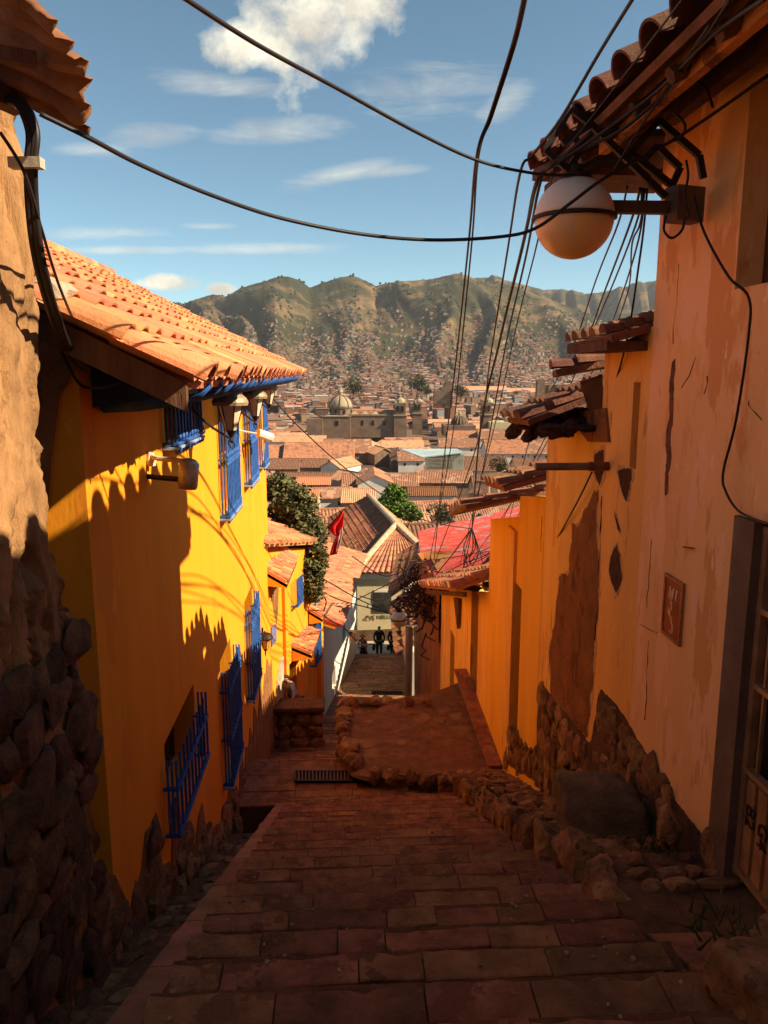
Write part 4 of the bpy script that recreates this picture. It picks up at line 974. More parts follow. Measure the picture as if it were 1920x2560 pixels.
for (e0, e1, r0, r1, ya, yb, c, sd) in (((717, 1452), (742, 1392), (650, 1414), (668, 1342), 18.4, 20.6, 8, 61), ((779, 1631), (799, 1579), (730, 1611), (747, 1560), 20.7, 22.6, 7, 62), ((806, 1541), (830, 1500), (772, 1521), (796, 1478), 22.6, 24.3, 6, 63)):
    E0, E1, R0, R1 = P(*e0, ya), P(*e1, yb), P(*r0, ya), P(*r1, yb)
    cn = MB(); tq(cn, E0, E1, R1, R0, c, 3, sd, segs=6, jit=.4); cc_ = cn.build('door_canopy', M_tile, Y2)
    m = MB(); dn = V((0, 0, -.12)); m.prism([E0+dn*.7, R0+dn*.7, R0+dn*4.2, E0+dn*1.6], V((0, .1, 0))); m.build('side_board', M_yel2, cc_)
    m = MB(); m.hexa([E0+dn*1.5, E1+dn*1.5, R1+dn*1.5, R0+dn*1.5, E0+dn*.8, E1+dn*.8, R1+dn*.8, R0+dn*.8]); m.build('underside', M_wood, cc_)
mb = MB(); H2.slab(mb, H2.hit(708, 1600)[0]-.05, H2.hit(708, 1600)[0]+.2, -12, -5.4, -.01, .09); mb.build('buttress', M_yel2, Y2); mb = MB(); H2.slab(mb, H2.hit(793, 1650)[0], H2.hit(800, 1650)[0], -12, -7, -.01, .12); mb.build('buttress', M_yel2, Y2)
mb = MB(); w0, z0_ = H2.hit(690, 1755); poly = [H2.hit(u, v) for u, v in ((688, 1765), (691, 1700), (699, 1650), (706, 1640), (707, 1765))]
mb.prism([H2.pt(s, z, -.01) for s, z in poly], H2.n*.05); mb.build('bare_stone', mat('pale_stone', (.45, .36, .24), .9, .35, 4, .8, 14), Y2)
mb = MB(); pqv = [H2.hit(u, v) for u, v in ((675, 1618), (675, 1570), (687, 1560), (687, 1600))]; mb.prism([H2.pt(s, z, .0) for s, z in pqv], H2.n*.05); pqt = mb.build('wall_plaque', mat('blue_plaque', (.16, .16, .28), .4, .3, 9), Y2)
mb = MB(); poly = [H2.hit(u, v) for u, v in ((681, 1450), (696, 1450), (694, 1540), (690, 1560), (684, 1530), (679, 1500))]; mb.prism([H2.pt(s, z, -.0) for s, z in jag(poly, 4, .03, 9)], H2.n*.012); mb.build('damp_stain', M_brown, Y2)
mb = MB(); tq(mb, H2.pt(-1, -4.0, .25), H2.pt(5.9, -5.45, .25), H2.pt(5.9, -4.0, -3.5), H2.pt(-1, -2.5, -3.5), 16, 8, 64); mb.build('roof', M_tile, Y2)
lantern(P(676, 1470, 18.9), .9, H2.pt(.6, P(676, 1470, 18.9).z, .02), 'small black lantern under the first tiled canopy', True, grp='black lanterns')
# white house
H3 = Fac((-2.05, 24.45), (-1.46, 38.2)); WH = thing('white_house', 'whitewashed house with a long slanting tile roof above the lower street', 'house', V((-3.5, 31, -12)))
ops = []
for u, v0, v1 in ((830, 1690, 1770), (868, 1600, 1640)):
    a, b = H3.hit(u, v0)[0], H3.hit(u+9, v0)[0]; ops.append((a, b, max(H3.hit(u, v1)[1], -12), H3.hit(u, v0)[1]))
mb = MB(); H3.wall(mb, 0, 13.8, -15.5, -8.35, -10.8, ops, .4); merge_wall(mb.build('wall', M_white, WH))
for o_ in ops:
    m = MB(); H3.slab(m, o_[0]-.1, o_[1]+.1, o_[2]-.1, o_[3]+.1, -.3, -.25); m.build('window', mat('grey_shutter', (.22, .17, .13), .8, .2), WH)
E0, E1, R1, R0 = P(858, 1560, 24.7), P(914, 1388, 43), P(790, 1350, 43), P(700, 1482, 24.7)
mb = MB(); tq(mb, E0, E1, R1, R0, 46, 9, 71, segs=5, jit=1.2); mb.build('roof', mat('mixed_clay_tile', (.50, .20, .10), .85, .2, 4, .3, 20, island=.3), WH)
mb = MB(); mb.prism([P(794, 1542, 24.6), P(857, 1562, 24.6), P(857, 1568, 24.6), P(794, 1549, 24.6)], V((0, .6, 0))); mb.build('red_flashing', mat('red_flashing', (.5, .06, .04), .6, .2), WH)
mb = MB(); mb.prism([P(794, 1549, 24.62), P(848, 1568, 24.62), P(835, 1572, 24.62), P(796, 1560, 24.62)], V((0, .5, 0))); mb.prism([H3.pt(0, -8.4, -.01), H3.pt(0, -8.4, -3.5), H3.pt(0, -15.5, -3.5), H3.pt(0, -15.5, -.01)], V((0, .3, 0))); mb.build('gable_end', M_yel2, WH)
mb = MB(); p = P(850, 1585, 27.5); H3.fgrille(WH, *sorted((H3.hit(848, 1590)[0], H3.hit(853, 1590)[0])), H3.hit(850, 1602)[1], H3.hit(850, 1566)[1], [], .15, 4, mat('teal_paint', (.12, .38, .48), .5, .2))
mb = MB(); A = P(857, 1579, 34.5); B = P(891, 1579, 34.5); mb.box((A+B)/2+V((0, 0, -.2)), ((B-A).length, .5, .4)); mb.build('awning_box', M_wood, WH)
# hip roof house closing the street
HH = thing('cream_house', 'cream house with a hipped tile roof closing the end of the street', 'house', V((1, 52, -17)))
FL, FR = P(886, 1434, 45.6), None
FR = V((FL.x+5.5, FL.y+.6, FL.z)); dv = V((-2.9, 18, 0)); BL, BR = FL+dv, FR+dv; RN = P(990, 1314, 50); RFp = P(921, 1245, 63); RFp.z = RN.z-.1
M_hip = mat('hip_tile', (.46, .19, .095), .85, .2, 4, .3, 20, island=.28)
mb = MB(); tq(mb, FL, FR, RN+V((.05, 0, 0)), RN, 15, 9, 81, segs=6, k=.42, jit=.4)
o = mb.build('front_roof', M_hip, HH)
mb = MB(); tq(mb, BL, FL, RN, RFp, 38, 9, 82, segs=5, jit=.6); mb.build('side_roof', mat('hip_tile_shaded', (.36, .125, .06), .85, .2, 4, .3, 20, island=.25), HH)  # darker copy of the hip tile paints this slope as shaded
mb = MB(); tq(mb, FR, BR, RFp, RN, 38, 9, 83, segs=5, k=.47, jit=.4); mb.build('sunny_roof', M_tile, HH)  # brighter tile colour paints this slope as sunlit
mb = MB()
for p, q in ((FL, RN), (FR, RN), (RN, RFp)): mb.tube([p+V((0, 0, .1)), q+V((0, 0, .1))], .2, 8)
mb.build('ridge_tiles', _m['pale_tile'], HH)
HF = Fac((FL.x+.15, FL.y+.35), (FR.x-.2, FR.y+.35)); mb = MB(); HF.slab(mb, 0, HF.L, -15.9, FL.z-.02, -8, 0); mb.build('wall', M_cream, HH)
mb = MB(); HF.slab(mb, -.02, HF.L, -18.5, -15.9, -7.9, .03); mb.build('stone_base', mat('brown_base', (.12, .07, .035), .95, .4, 2, .6, 8), HH)
mb = MB(); HF.slab(mb, -.1, HF.L, FL.z-.45, FL.z-.02, 0.01, .12); mb.build('cornice', M_white, HH)
mu = thing('wall_poster', 'large dark framed photo poster on the cream house wall', 'poster', P(955, 1505, 45.9))
def onw(F_, u, v, off=.0): s, z = F_.hit(u, v); return F_.pt(s, z, off)
mb = MB(); mb.prism([onw(HF, *p, .01) for p in ((933, 1530), (978, 1530), (978, 1482), (933, 1482))], HF.n*.05); mb.build('board', mat('poster_dark', (.035, .028, .024), .6, .6, 2.2, patches=[((.07, .07, .022), 1.0, .52, .4), ((.30, .24, .20), 3.4, .68, 1)]), mu)
mb = MB(); mb.prism([onw(HF, *p, .015) for p in ((935, 1480), (976, 1480), (976, 1474), (935, 1474))], HF.n*.05); mb.build('header', M_white, mu)
mb = MB(); mb.prism([onw(HF, *p, .01) for p in ((921, 1518), (929, 1518), (929, 1510), (921, 1510))], HF.n*.02); tag(mb.build('paper_notice', M_white), 'small white paper notice left of the dark poster', 'notice')
t_ = text('PVE NBLU', onw(HF, 946, 1543, .02), HF.d, V((0, 0, 1)), .36, mat('green_ink', (.05, .07, .04), .8, .1), 'graffiti'); tag(t_, 'green graffiti letters sprayed on the cream wall under the poster', 'graffiti')
t_ = text('AL 3 k', onw(HF, 922, 1548, .02), HF.d, V((0, 0, 1)), .28, mat('red_ink', (.35, .05, .03), .8, .1), 'graffiti'); tag(t_, 'small red graffiti tag at the left end of the cream wall', 'graffiti')
# ------------------------------------------------------------ globe street lamps
def globe_lamp(u, v, dia, t, lab, wall_a=None):
    c = atst(u, v, t); k = .30/(dia/2)         # metres per px of the pattern at this depth
    k = (c.length*.98)/F*1.0
    rr_ = dia/2*k; X = V((ct, st_, 0)); Z = V((0, 0, 1))
    def q(x, y, o=0): return c+X*(x*rr_)+Z*(y*rr_)+W(0, o, 0)
    th = thing('globe_lamp', lab, 'street lamp', c, 'globe street lamps on scrolled brackets')
    m = MB(); m.lathe(c, [(rr_*math.sin(a), -rr_*math.cos(a)) for a in [i*math.pi/2/10 for i in range(11)]], 32); m.build('lower_globe', mat('amber_globe', (.74, .50, .27), .28, .12, 2.2, spec=.5, patches=[((.78, .48, .16), 2.5, .6, 1)]), th, smooth=True)
    m = MB(); m.lathe(c, [(rr_*1.005*math.sin(a), -rr_*1.005*math.cos(a)) for a in [math.pi/2+i*math.pi/2/10 for i in range(10)]], 32); m.build('upper_globe', mat('cream_globe', (.78, .66, .52), .35, .08, 2.2), th, smooth=True)
    m = MB(); m.lathe(c, [(rr_*1.0, -rr_*.05), (rr_*1.07, -rr_*.03), (rr_*1.07, rr_*.04), (rr_*1.0, rr_*.06)], 36); m.lathe(c+Z*rr_*.97, [(rr_*.42, -rr_*.08), (rr_*.42, rr_*.02), (rr_*.2, rr_*.09), (rr_*.18, rr_*.3), (rr_*.12, rr_*.3)], 24); m.build('band', M_iron, th)
    m = MB(); b = .13*rr_; key = lambda l: [m.bar(q(*p), q(*r), b, b*1.2) for p, r in zip(l, l[1:])]
    # pattern traced in units of the globe radius
    key([(-.18, 1.15), (-.80, 1.62), (-.20, 2.60), (.28, 2.28), (1.25, 1.47), (2.35, .55)])
    key([(-.18, 1.2), (.12, 1.65), (-.1, 1.95)])
    key([(.28, 2.2), (-.38, 1.78)])
    key([(1.25, 1.45), (2.05, 2.35), (3.15, 1.55), (3.3, 1.0)])
    key([(1.35, 1.6), (2.5, .82), (2.68, 1.25), (2.05, 1.75), (1.75, 1.45)])
    m.build('scroll_bracket', M_iron, th)
    m = MB(); m.box(q(2.85, .35), (rr_*.85, rr_*.5, rr_*.85), TH+.3); m.build('junction_box', mat('box_grey', (.12, .08, .06), .6, .3, 6), th)
    m = MB(); m.bar(q(.2, .28), q(3.1, .28), .26*rr_, .3*rr_)
    m.build('arm', mat('arm_brown', (.10, .06, .045), .6, .3, 8, metal=.2), th)
    return th
globe_lamp(1435, 546, 182, 6.2, 'largest globe lamp hanging under the dark eave of the pink house')
globe_lamp(998, 1547, 42, 27.0, 'small orange globe lamp over the lower street with two square scrolls')
globe_lamp(992, 1452, 25, 41.5, 'farthest tiny globe lamp in front of the hipped tile roof')
# ------------------------------------------------------------ terrain
def lerp_tab(tab, x):
    if x <= tab[0][0]: return tab[0][1]
    for (a, b), (c, d) in zip(tab, tab[1:]):
        if x <= c: return b+(d-b)*(x-a)/(c-a)
    return tab[-1][1]
ZG = [(-60, 24), (-30, 10.5), (-8, 1.0), (0, -3.2), (14, -12), (45, -19), (60, -23), (100, -29), (200, -39), (310, -42), (550, -46), (1000, -52), (1900, -60), (9000, -60)]
RIDGE = [(0, 760), (300, 770), (460, 756), (500, 742), (530, 733), (565, 738), (600, 718), (650, 706), (690, 692), (720, 689), (750, 700), (775, 716), (800, 706), (850, 690), (880, 686), (905, 694), (940, 712), (965, 706), (1000, 700), (1060, 697), (1100, 690), (1140, 680), (1165, 684), (1200, 700), (1240, 704), (1300, 716), (1350, 738), (1420, 762), (1500, 800), (1580, 835), (1700, 850), (2000, 850)]
RIDGE2 = [(0, 800), (380, 775), (450, 760), (520, 770), (1100, 720), (1180, 692), (1230, 690), (1300, 706), (1360, 722), (1410, 720), (1450, 733), (1500, 729), (1560, 716), (1610, 703), (1670, 694), (1760, 700), (2000, 720)]
def ratio(v):
    b = (1280-v)/F; return (-sp_+b*cp)/(cp+b*sp_)
YR, YR2 = 3700.0, 6200.0
def sstep(x): x = max(0, min(1, x)); return x*x*(3-2*x)
def terr(x, y):
    z = lerp_tab(ZG, y)
    if y > 1500:
        u = 960+1993*x/y; uo = u; u += 55*mn.noise(V((x*.0012, y*.0012, 3)))*min(1, (y-1500)/900)*max(0, min(1, (YR-y)/900))
        y0 = 1750+260*mn.noise(V((u*.006, 3, 0)))+130*mn.noise(V((u*.02, 9, 0)))
        H = ratio(lerp_tab(RIDGE, uo)+2.0*mn.noise(V((uo*.09, 0, 0)))+1.2*mn.noise(V((uo*.3, 0, 0))))*YR
        s = (y-y0)/(YR-y0)
        if s > 0:
            wv = u*.0085+.9*mn.noise(V((u*.006, y*.0011, 7)))+y*.0004
            val = 1-abs(2*(wv-math.floor(wv))-1) if False else abs(mn.noise(V((wv*1.25, y*.0004, 2))))*2.0
            v2 = abs(mn.noise(V((u*.035+y*.001, y*.0016, 6))))*1.6
            f = sstep(min(1, s))**1.05*.55+min(1, s)*.45
            f *= 1-(.5*(1-sstep(val*.9))+.05*(1-min(1, v2*1.4)))*(1-min(1, s))**.6*min(1, s*3)
            h1 = z+(H-z)*f+ (22*mn.noise(V((x*.003, y*.003, 1)))+11*mn.noise(V((x*.009, y*.009, 1)))+5*mn.noise(V((x*.03, y*.03, 1))))*min(1, s*2)*(1-.7*min(1, s))
            if s > 1: h1 = z+(H-z)*max(.25, 1-(s-1)*1.4)
            z = max(z, h1)
        if y > 3900:
            H2_ = ratio(lerp_tab(RIDGE2, u)+1.5*mn.noise(V((u*.12, 4, 0))))*YR2; s2 = (y-3900)/(YR2-3900)
            val = abs(mn.noise(V((u*.02+y*.0006, y*.0005, 12))))*2
            z = max(z, -60+(H2_+60)*sstep(min(1, s2))*(1-.5*(1-min(1, val*1.6))*(1-min(1, s2))**.6) if s2 <= 1 else -60+(H2_+60)*(2-s2))
    return z
us = [-1500, -900, -500, -200, 0, 150, 250]+[300+4*i for i in range(340)]+[1700, 1900, 2200, 2600, 3200]
ys = [-60, -40, -25, -10, 0, 10, 20, 32, 45, 60, 80, 100, 130, 160, 200, 250, 310, 380, 460, 550, 680, 820, 1000, 1250, 1500]+[1600+22*i for i in range(100)]+[3820+60*i for i in range(50)]
mb = MB(); vs = []; fs = []
for y in ys:
    for u in us:
        x = (u-960)/1993*(y if y > 60 else 60); vs.append(V((x, y, terr(x, y))))
n = len(us)
for j in range(len(ys)-1):
    for i in range(n-1): fs.append((j*n+i, j*n+i+1, (j+1)*n+i+1, (j+1)*n+i))
mb.add(vs, fs); mb.raw = True
def terrain_mat():
    m = bpy.data.materials.new('hillside'); m.use_nodes = True; nt = m.node_tree; N = nt.nodes; L = nt.links; b = N['Principled BSDF']; b.inputs['Roughness'].default_value = .95; b.inputs['Specular IOR Level'].default_value = .1
    g = N.new('ShaderNodeNewGeometry'); 
    def nz(sc_, det=8, r=.6, st=(1, 1, 1)):
        mp = N.new('ShaderNodeMapping'); mp.inputs['Scale'].default_value = st; L.new(g.outputs['Position'], mp.inputs[0])
        t = N.new('ShaderNodeTexNoise'); t.inputs['Scale'].default_value = sc_; t.inputs['Detail'].default_value = det; t.inputs['Roughness'].default_value = r; L.new(mp.outputs[0], t.inputs['Vector']); return t.outputs['Fac']
    def ramp(fac, els):
        r = N.new('ShaderNodeValToRGB'); L.new(fac, r.inputs[0]); e = r.color_ramp.elements
        while len(e) < len(els): e.new(.5)
        for q, (p, c) in zip(e, els): q.position = p; q.color = (*c, 1)
        return r.outputs[0]
    def mix(f, a, b_):
        x = N.new('ShaderNodeMix'); x.data_type = 'RGBA'; L.new(f, x.inputs[0]); L.new(a, x.inputs[6]); L.new(b_, x.inputs[7]); return x.outputs[2]
    grass = ramp(nz(.006), [(.35, (.06, .047, .022)), (.5, (.11, .075, .036)), (.66, (.19, .115, .06))])
    trees = ramp(nz(.03, 10, .7), [(0, (.022, .024, .011)), (1, (.045, .043, .02))])
    tm = ramp(nz(.0045, 10, .68), [(.48, (0, 0, 0)), (.53, (1, 1, 1))])
    c = mix(tm, grass, trees)
    t2 = ramp(nz(.05, 6, .7), [(.56, (0, 0, 0)), (.60, (.8, .8, .8))]); c = mix(t2, c, trees)
    town = ramp(nz(.05, 4), [(.35, (.10, .055, .035)), (.65, (.20, .12, .075))])
    sx = N.new('ShaderNodeSeparateXYZ'); L.new(g.outputs['Position'], sx.inputs[0]); mr = N.new('ShaderNodeMapRange'); L.new(sx.outputs[2], mr.inputs[0]); mr.inputs[1].default_value = -50; mr.inputs[2].default_value = 90; mr.inputs[3].default_value = 0; mr.inputs[4].default_value = 1
    c = mix(mr.outputs[0], town, c)
    L.new(c, b.inputs['Base Color']); return m
ter = mb.build('terrain', terrain_mat(), smooth=True); ter['kind'] = 'structure'
# ------------------------------------------------------------ town
def y_of_v(v, h=6.0):
    r = -ratio(v); lo, hi = 45.0, 1800.0
    for _ in range(50):
        m = (lo+hi)/2
        if (-(lerp_tab(ZG, m)+h))/m > r: lo = m
        else: hi = m
    return lo
RM = [mat('town_tile_a', (.42, .18, .09), .9, .25, .9, .3, 3, patches=[((.26, .12, .075), .35, .55, 1)]), mat('town_tile_b', (.29, .135, .075), .9, .3, 1.2, .3, 3, patches=[((.44, .24, .15), .3, .56, 1)]), mat('town_tile_c', (.54, .27, .14), .9, .2, .8, .3, 3, patches=[((.32, .16, .10), .5, .58, 1)]), mat('town_tile_d', (.19, .09, .052), .9, .3, 1.1, .3, 3)]
WM = [mat('town_wall_white', (.68, .61, .50), .9, .15, .3), mat('town_wall_cream', (.46, .36, .24), .9, .2, .4), mat('town_wall_adobe', (.24, .15, .095), .9, .3, .8), mat('town_wall_brick', (.27, .13, .085), .9, .3, .8)]
rt = random.Random(21)
WCOL = ['white', 'cream', 'adobe', 'brick']
def house(cx, cy, w, d, rot, zb, zh, zr_, wm, rm, lab, nm='town_house', corr=0, wins=0, group='tile roofed houses filling the town', flat=0, roofmat=None, over=.5):
    """ridge runs along local x (width w); zh eave z; zr_ ridge z"""
    M3 = Matrix.Rotation(rot, 3, 'Z'); c = V((cx, cy, 0)); q = lambda x, y, z: c+M3@V((x, y, 0))+V((0, 0, z))
    h = thing(nm, lab, 'house', V((cx, cy, zb)), group); m = MB()
    m.add([q(-w/2, -d/2, zb), q(w/2, -d/2, zb), q(w/2, d/2, zb), q(-w/2, d/2, zb), q(-w/2, -d/2, zh-.02), q(w/2, -d/2, zh-.02), q(w/2, d/2, zh-.02), q(-w/2, d/2, zh-.02), q(-w/2, 0, zr_-.1), q(w/2, 0, zr_-.1)],
          [(0, 1, 5, 4), (1, 2, 6, 9, 5), (2, 3, 7, 6), (3, 0, 4, 8, 7), (4, 5, 9, 8), (6, 7, 8, 9)])
    m.build('wall', WM[wm], h)
    m = MB(); sl_ = (zr_-zh)/(d/2)
    if corr:
        for s in (-1, 1):
            Oe = q(-w/2-over if s < 0 else w/2+over, s*(d/2+over), zh-over*sl_); A = M3@V((1 if s < 0 else -1, 0, 0)); U = (q(0, 0, zr_)-q(0, s*d/2, zh)).normalized()
            corr_roof(m, Oe, A, U, w+2*over, math.hypot(d/2+over, (d/2+over)*sl_), corr, corr*.26, .12, 4)
        m.tube([q(-w/2-over, 0, zr_+.05), q(w/2+over, 0, zr_+.05)], corr*.42, 6)
    else:
        for s in (-1, 1):
            e0, e1 = q(-w/2-over, s*(d/2+over), zh-over*sl_), q(w/2+over, s*(d/2+over), zh-over*sl_); r0, r1 = q(-w/2-over, 0, zr_), q(w/2+over, 0, zr_); t_ = V((0, 0, .25))
            m.hexa([e0, e1, r1, r0, e0+t_, e1+t_, r1+t_, r0+t_])
    m.build('roof', roofmat or RM[rm], h)
    for i in range(wins):
        x = -w/2+w*(i+.5)/wins; ww = .45; m = MB(); zc = zh-1.5
        m.hexa([q(x-ww, -d/2-.04, zc-.6), q(x+ww, -d/2-.04, zc-.6), q(x+ww, -d/2+.1, zc-.6), q(x-ww, -d/2+.1, zc-.6), q(x-ww, -d/2-.04, zc+.6), q(x+ww, -d/2-.04, zc+.6), q(x+ww, -d/2+.1, zc+.6), q(x-ww, -d/2+.1, zc+.6)])
        m.build('window', M_dark, h)
    return h
boxes = []
def hp(u0, u1, ve, vr, lab, wm=0, rm=1, corr=.55, wins=0, y=None, rot=0, dep=None, **k):   # eaves toward the camera
    y = y or y_of_v(ve, 5); A, B = P(u0, ve, y), P(u1, ve, y)
    zh = A.z; rv = -ratio(vr)                      # ridge: choose depth so slope ~.42
    # (zh+.42*s) = -rv*(y+s)
    s = dep or max(2.0, min(14, (-rv*y-zh)/(.42+rv)))
    zr_ = -rv*(y+s); zr_ = min(zr_, zh+s*.6); boxes.append((u0, u1, vr, ve))
    return house((A.x+B.x)/2, y+s, abs(B.x-A.x), 2*s, rot, zh-5-rt.random()*3, zh, max(zr_, zh+s*.3), wm, rm, lab, corr=corr, wins=wins, **k)
hp(672, 745, 1172, 1147, 'grey brown corrugated tile roof with dark ridge edge right beside the yellow facade', 2, 3)
hp(746, 814, 1168, 1147, 'grey brown tile roof with a small arched dormer left of the gable house', 2, 3)
hp(700, 866, 1191, 1181, 'long thin strip of dark tile roof behind the orange red roof', 2, 3)
hp(741, 823, 1210, 1188, 'small house with vivid orange red tile roof and shaded wall', 2, 0, roofmat=M_tile, dep=3)
hp(856, 1044, 1214, 1185, 'long pinkish grey tile roof above the green tree', 2, 1)
hp(1045, 1182, 1206, 1177, 'long ribbed tile roof with brown wall beneath it right of the green tree', 2, 1)
hp(1022, 1138, 1237, 1216, 'low house with dark brown sheet roof and grey wall behind the green tree', 0, 3, roofmat=M_rust, dep=3)
hp(996, 1060, 1152, 1130, 'white walled house with ribbed roof beside the glass greenhouse', 0, 1, wins=2)
hp(1163, 1272, 1177, 1142, 'broad dark ribbed roof to the right of the glass greenhouse', 0, 3)
hp(1219, 1320, 1134, 1100, 'white house with a row of dark windows under a wide ribbed roof', 0, 0, wins=4)
hp(1322, 1380, 1134, 1102, 'white house at the foot of the sunny gable with steep ribbed roof', 0, 1, wins=2)
hp(1188, 1400, 1230, 1190, 'very wide brown ribbed roof below the water tank', 1, 3)
hp(1290, 1385, 1170, 1146, 'ochre house with greenish ribbed roof near the grey jutting pipe', 1, 3)
hp(705, 880, 1148, 1106, 'big orange tile roof sloping towards the camera behind the corrugated strip', 2, 0, rot=.05)
hp(640, 708, 1146, 1112, 'orange tile roof partly hidden by the end of the yellow facade', 0, 0)
hp(650, 812, 1104, 1089, 'wide low tile roof with a chimney behind the big orange roof', 0, 2)
hp(806, 925, 1132, 1098, 'large plain brown tile roof left of the small white satellite dish', 2, 1)
hp(1200, 1345, 1097, 1073, 'wide mottled tile roof in front of the pale vaults', 0, 1)
hp(1120, 1192, 1094, 1077, 'red brown tile roof in front of the ribbed dark dome', 3, 0)
hp(1100, 1195, 1118, 1096, 'white house with dark openings under a pale flat canopy', 0, 1, wins=3)
hp(860, 985, 1083, 1068, 'long low tile roof in front of the big church nave', 2, 1)
hp(1290, 1460, 1262, 1236, 'orange tile roof beside the bent white vent pipes', 2, 0)
hp(700, 790, 1262, 1225, 'sunny orange roof behind the leafy shrub', 1, 2, roofmat=M_tile)
hp(855, 935, 1255, 1222, 'tilted old tile roof patched with a pale sheet left of the green tree', 2, 2)
hp(720, 768, 1052, 1035, 'white two storey house with small square windows left of the big church', 0, 0, wins=4, corr=0)
hp(1160, 1268, 975, 962, 'long white arcaded building in the middle of the far town', 0, 2, corr=0, wins=14)
hp(1269, 1342, 980, 969, 'long cream building with small windows right of the white arcaded building', 1, 2, corr=0, wins=10)
hp(1160, 1330, 1030, 1012, 'long white building with a row of windows in front of the arcaded building', 0, 2, corr=0, wins=12)
hp(865, 910, 1030, 1016, 'low hall with a magenta red roof behind the big church', 0, 0, corr=0, roofmat=mat('magenta_roof', (.50, .06, .07), .7, .2, .2))
hp(880, 940, 981, 976, 'long bright red roof in the town centre', 1, 0, corr=0, roofmat=mat('magenta_roof', (.5, .06, .07)))
# sunlit gables turned end on
def gp_(u, v, w, l, rot, lab, rm=2, wm=1, rise=2.6, corr=.55, y=None):
    y = y or y_of_v(v, 8); p = P(u, v, y); return house(p.x, y+l/2*abs(math.cos(rot-math.pi/2)), l, w, rot, p.z-8, p.z-rise, p.z, wm, rm, lab, corr=corr)
gp_(905, 1110, 13, 26, 1.35, 'long sunlit orange roof running away right of the big orange roof', 2)
gp_(950, 1120, 10, 14, 1.9, 'grey gable house with dark door seen end on', 2, 2)
gp_(975, 1105, 11, 18, 2.0, 'bright gable roof turned towards the sun near the centre', 2, 2)
gp_(850, 1152, 9, 16, 1.1, 'small blue grey gable front at the corner of the ribbed roofs', 2, 0)
gp_(880, 1185, 8, 15, 2.2, 'orange sunlit roof edge crossing the long ribbed roofs', 2, 1)
gp_(1370, 1085, 14, 20, 1.5, 'pale sunny gable house just left of the broken eave', 2, 0)
gp_(1240, 1215, 6, 12, 2.3, 'rough brown house with vent pipes and sloping tile roof', 1, 2)
gp_(800, 1050, 14, 22, 1.2, 'sunlit orange roofed house left in front of the big church', 2, 1, corr=0)
gp_(745, 1070, 16, 24, 2.1, 'house with split orange and brown roof near the street gap', 0, 1, corr=0)
# fill
LAB1 = ['brown', 'dark', 'orange', 'mottled', 'pale']; cnt = 0; fills = []
y = 78.0; row = 0; placed = []
while y < 640 and cnt < 250:
    row += 1; x = -.20*y-rt.random()*12
    while x < .33*y and cnt < 250:
        w = rt.uniform(11, 24)*(1 if y < 300 else 1.15); d = rt.uniform(8, 13); xc = x+w/2; yc = y+rt.uniform(-4, 4)
        zg = lerp_tab(ZG, yc); hh = rt.uniform(3.6, 7.2); zt = zg+hh+d*.22
        r = zt/yc; b = (r*cp+sp_)/(cp-r*sp_); v = 1280-b*F; u = 960+F*(xc/yc)*(cp+b*sp_); hw = w/2/yc*F
        bad = any(u+hw*.75 > a and u-hw*.75 < b_ and v > c-2 and v < d_+9 for a, b_, c, d_ in boxes)
        if not bad and u+hw > 655 and u-hw < 1520 and not (y > 440 and 740 < u < 1080) and not (y > 400 and 1095 < u < 1350 and y < 560):
            cnt += 1; rot = rt.choice((0, 0, math.pi/2))+.12+rt.uniform(-.12, .12); wm = rt.choice((0, 0, 1, 2)); rm = rt.randrange(4)
            fills.append((row, u, wm, rm)); house(xc, yc, w, d, rot, zg-3, zg+hh, zg+hh+d*.24, wm, rm, 'FILL%d' % (len(fills)-1), corr=.55 if y < 190 else 0, wins=(3 if y < 330 else 0), group='crowded town houses')
        x += w+rt.uniform(.3, 2.5)
    y += rt.uniform(9.5, 12.5)*(1 if y < 300 else 1.25)
# distinct labels for the fill: sort by size in view, name by neighbours
def ordn(n): return str(n)+('th' if 10 <= n % 100 <= 20 else {1: 'st', 2: 'nd', 3: 'rd'}.get(n % 10, 'th'))
rows_ = {}
for i, fl_ in enumerate(fills): rows_.setdefault(fl_[0], []).append((fl_[1], i))
nr = sorted(rows_)
for o_ in list(bpy.data.objects):
    if str(o_.get('label', '')).startswith('FILL'):
        i = int(o_['label'][4:]); r_, u, wm, rm = fills[i]; k = [x[1] for x in sorted(rows_[r_])].index(i)+1
        o_['label'] = '%s %s house, %s from left in the %s roof row from front' % (['rusty tile roofed', 'brown tile roofed', 'light orange roofed', 'dark brown roofed'][rm], WCOL[wm], ordn(k), ordn(nr.index(r_)+1))
# greenhouse, tank, dish
g = thing('glass_canopy', 'pale blue glass and metal canopy structure on a roof in the middle of the town', 'canopy', P(1110, 1175, 118)); yy = 118
q = lambda u, v, dy=0: P(u, v, yy+dy)
M_pb = mat('pale_blue_sheet', (.42, .50, .46), .35, .15, .4, spec=.5)
m = MB(); m.prism([q(1056, 1145), q(1160, 1133), q(1143, 1124, 8), q(1000, 1124, 8)], V((0, 0, .15))); m.build('roof_sheet', M_pb, g)
m = MB()
for i in range(14): f = i/13; m.bar(q(1068+90*f, 1174), q(1068+90*f, 1145-10*f), .10)
for v0 in (1174, 1165, 1156, 1147): m.bar(q(1068, v0), q(1158, v0), .1)
m.build('lattice', M_galv, g)
m = MB(); m.prism([q(1066, 1175, .4), q(1160, 1175, .4), q(1160, 1136, .4), q(1066, 1147, .4)], V((0, 5, 0))); m.build('glazing', mat('milky_glass', (.34, .38, .32), .3, .3, .8), g)
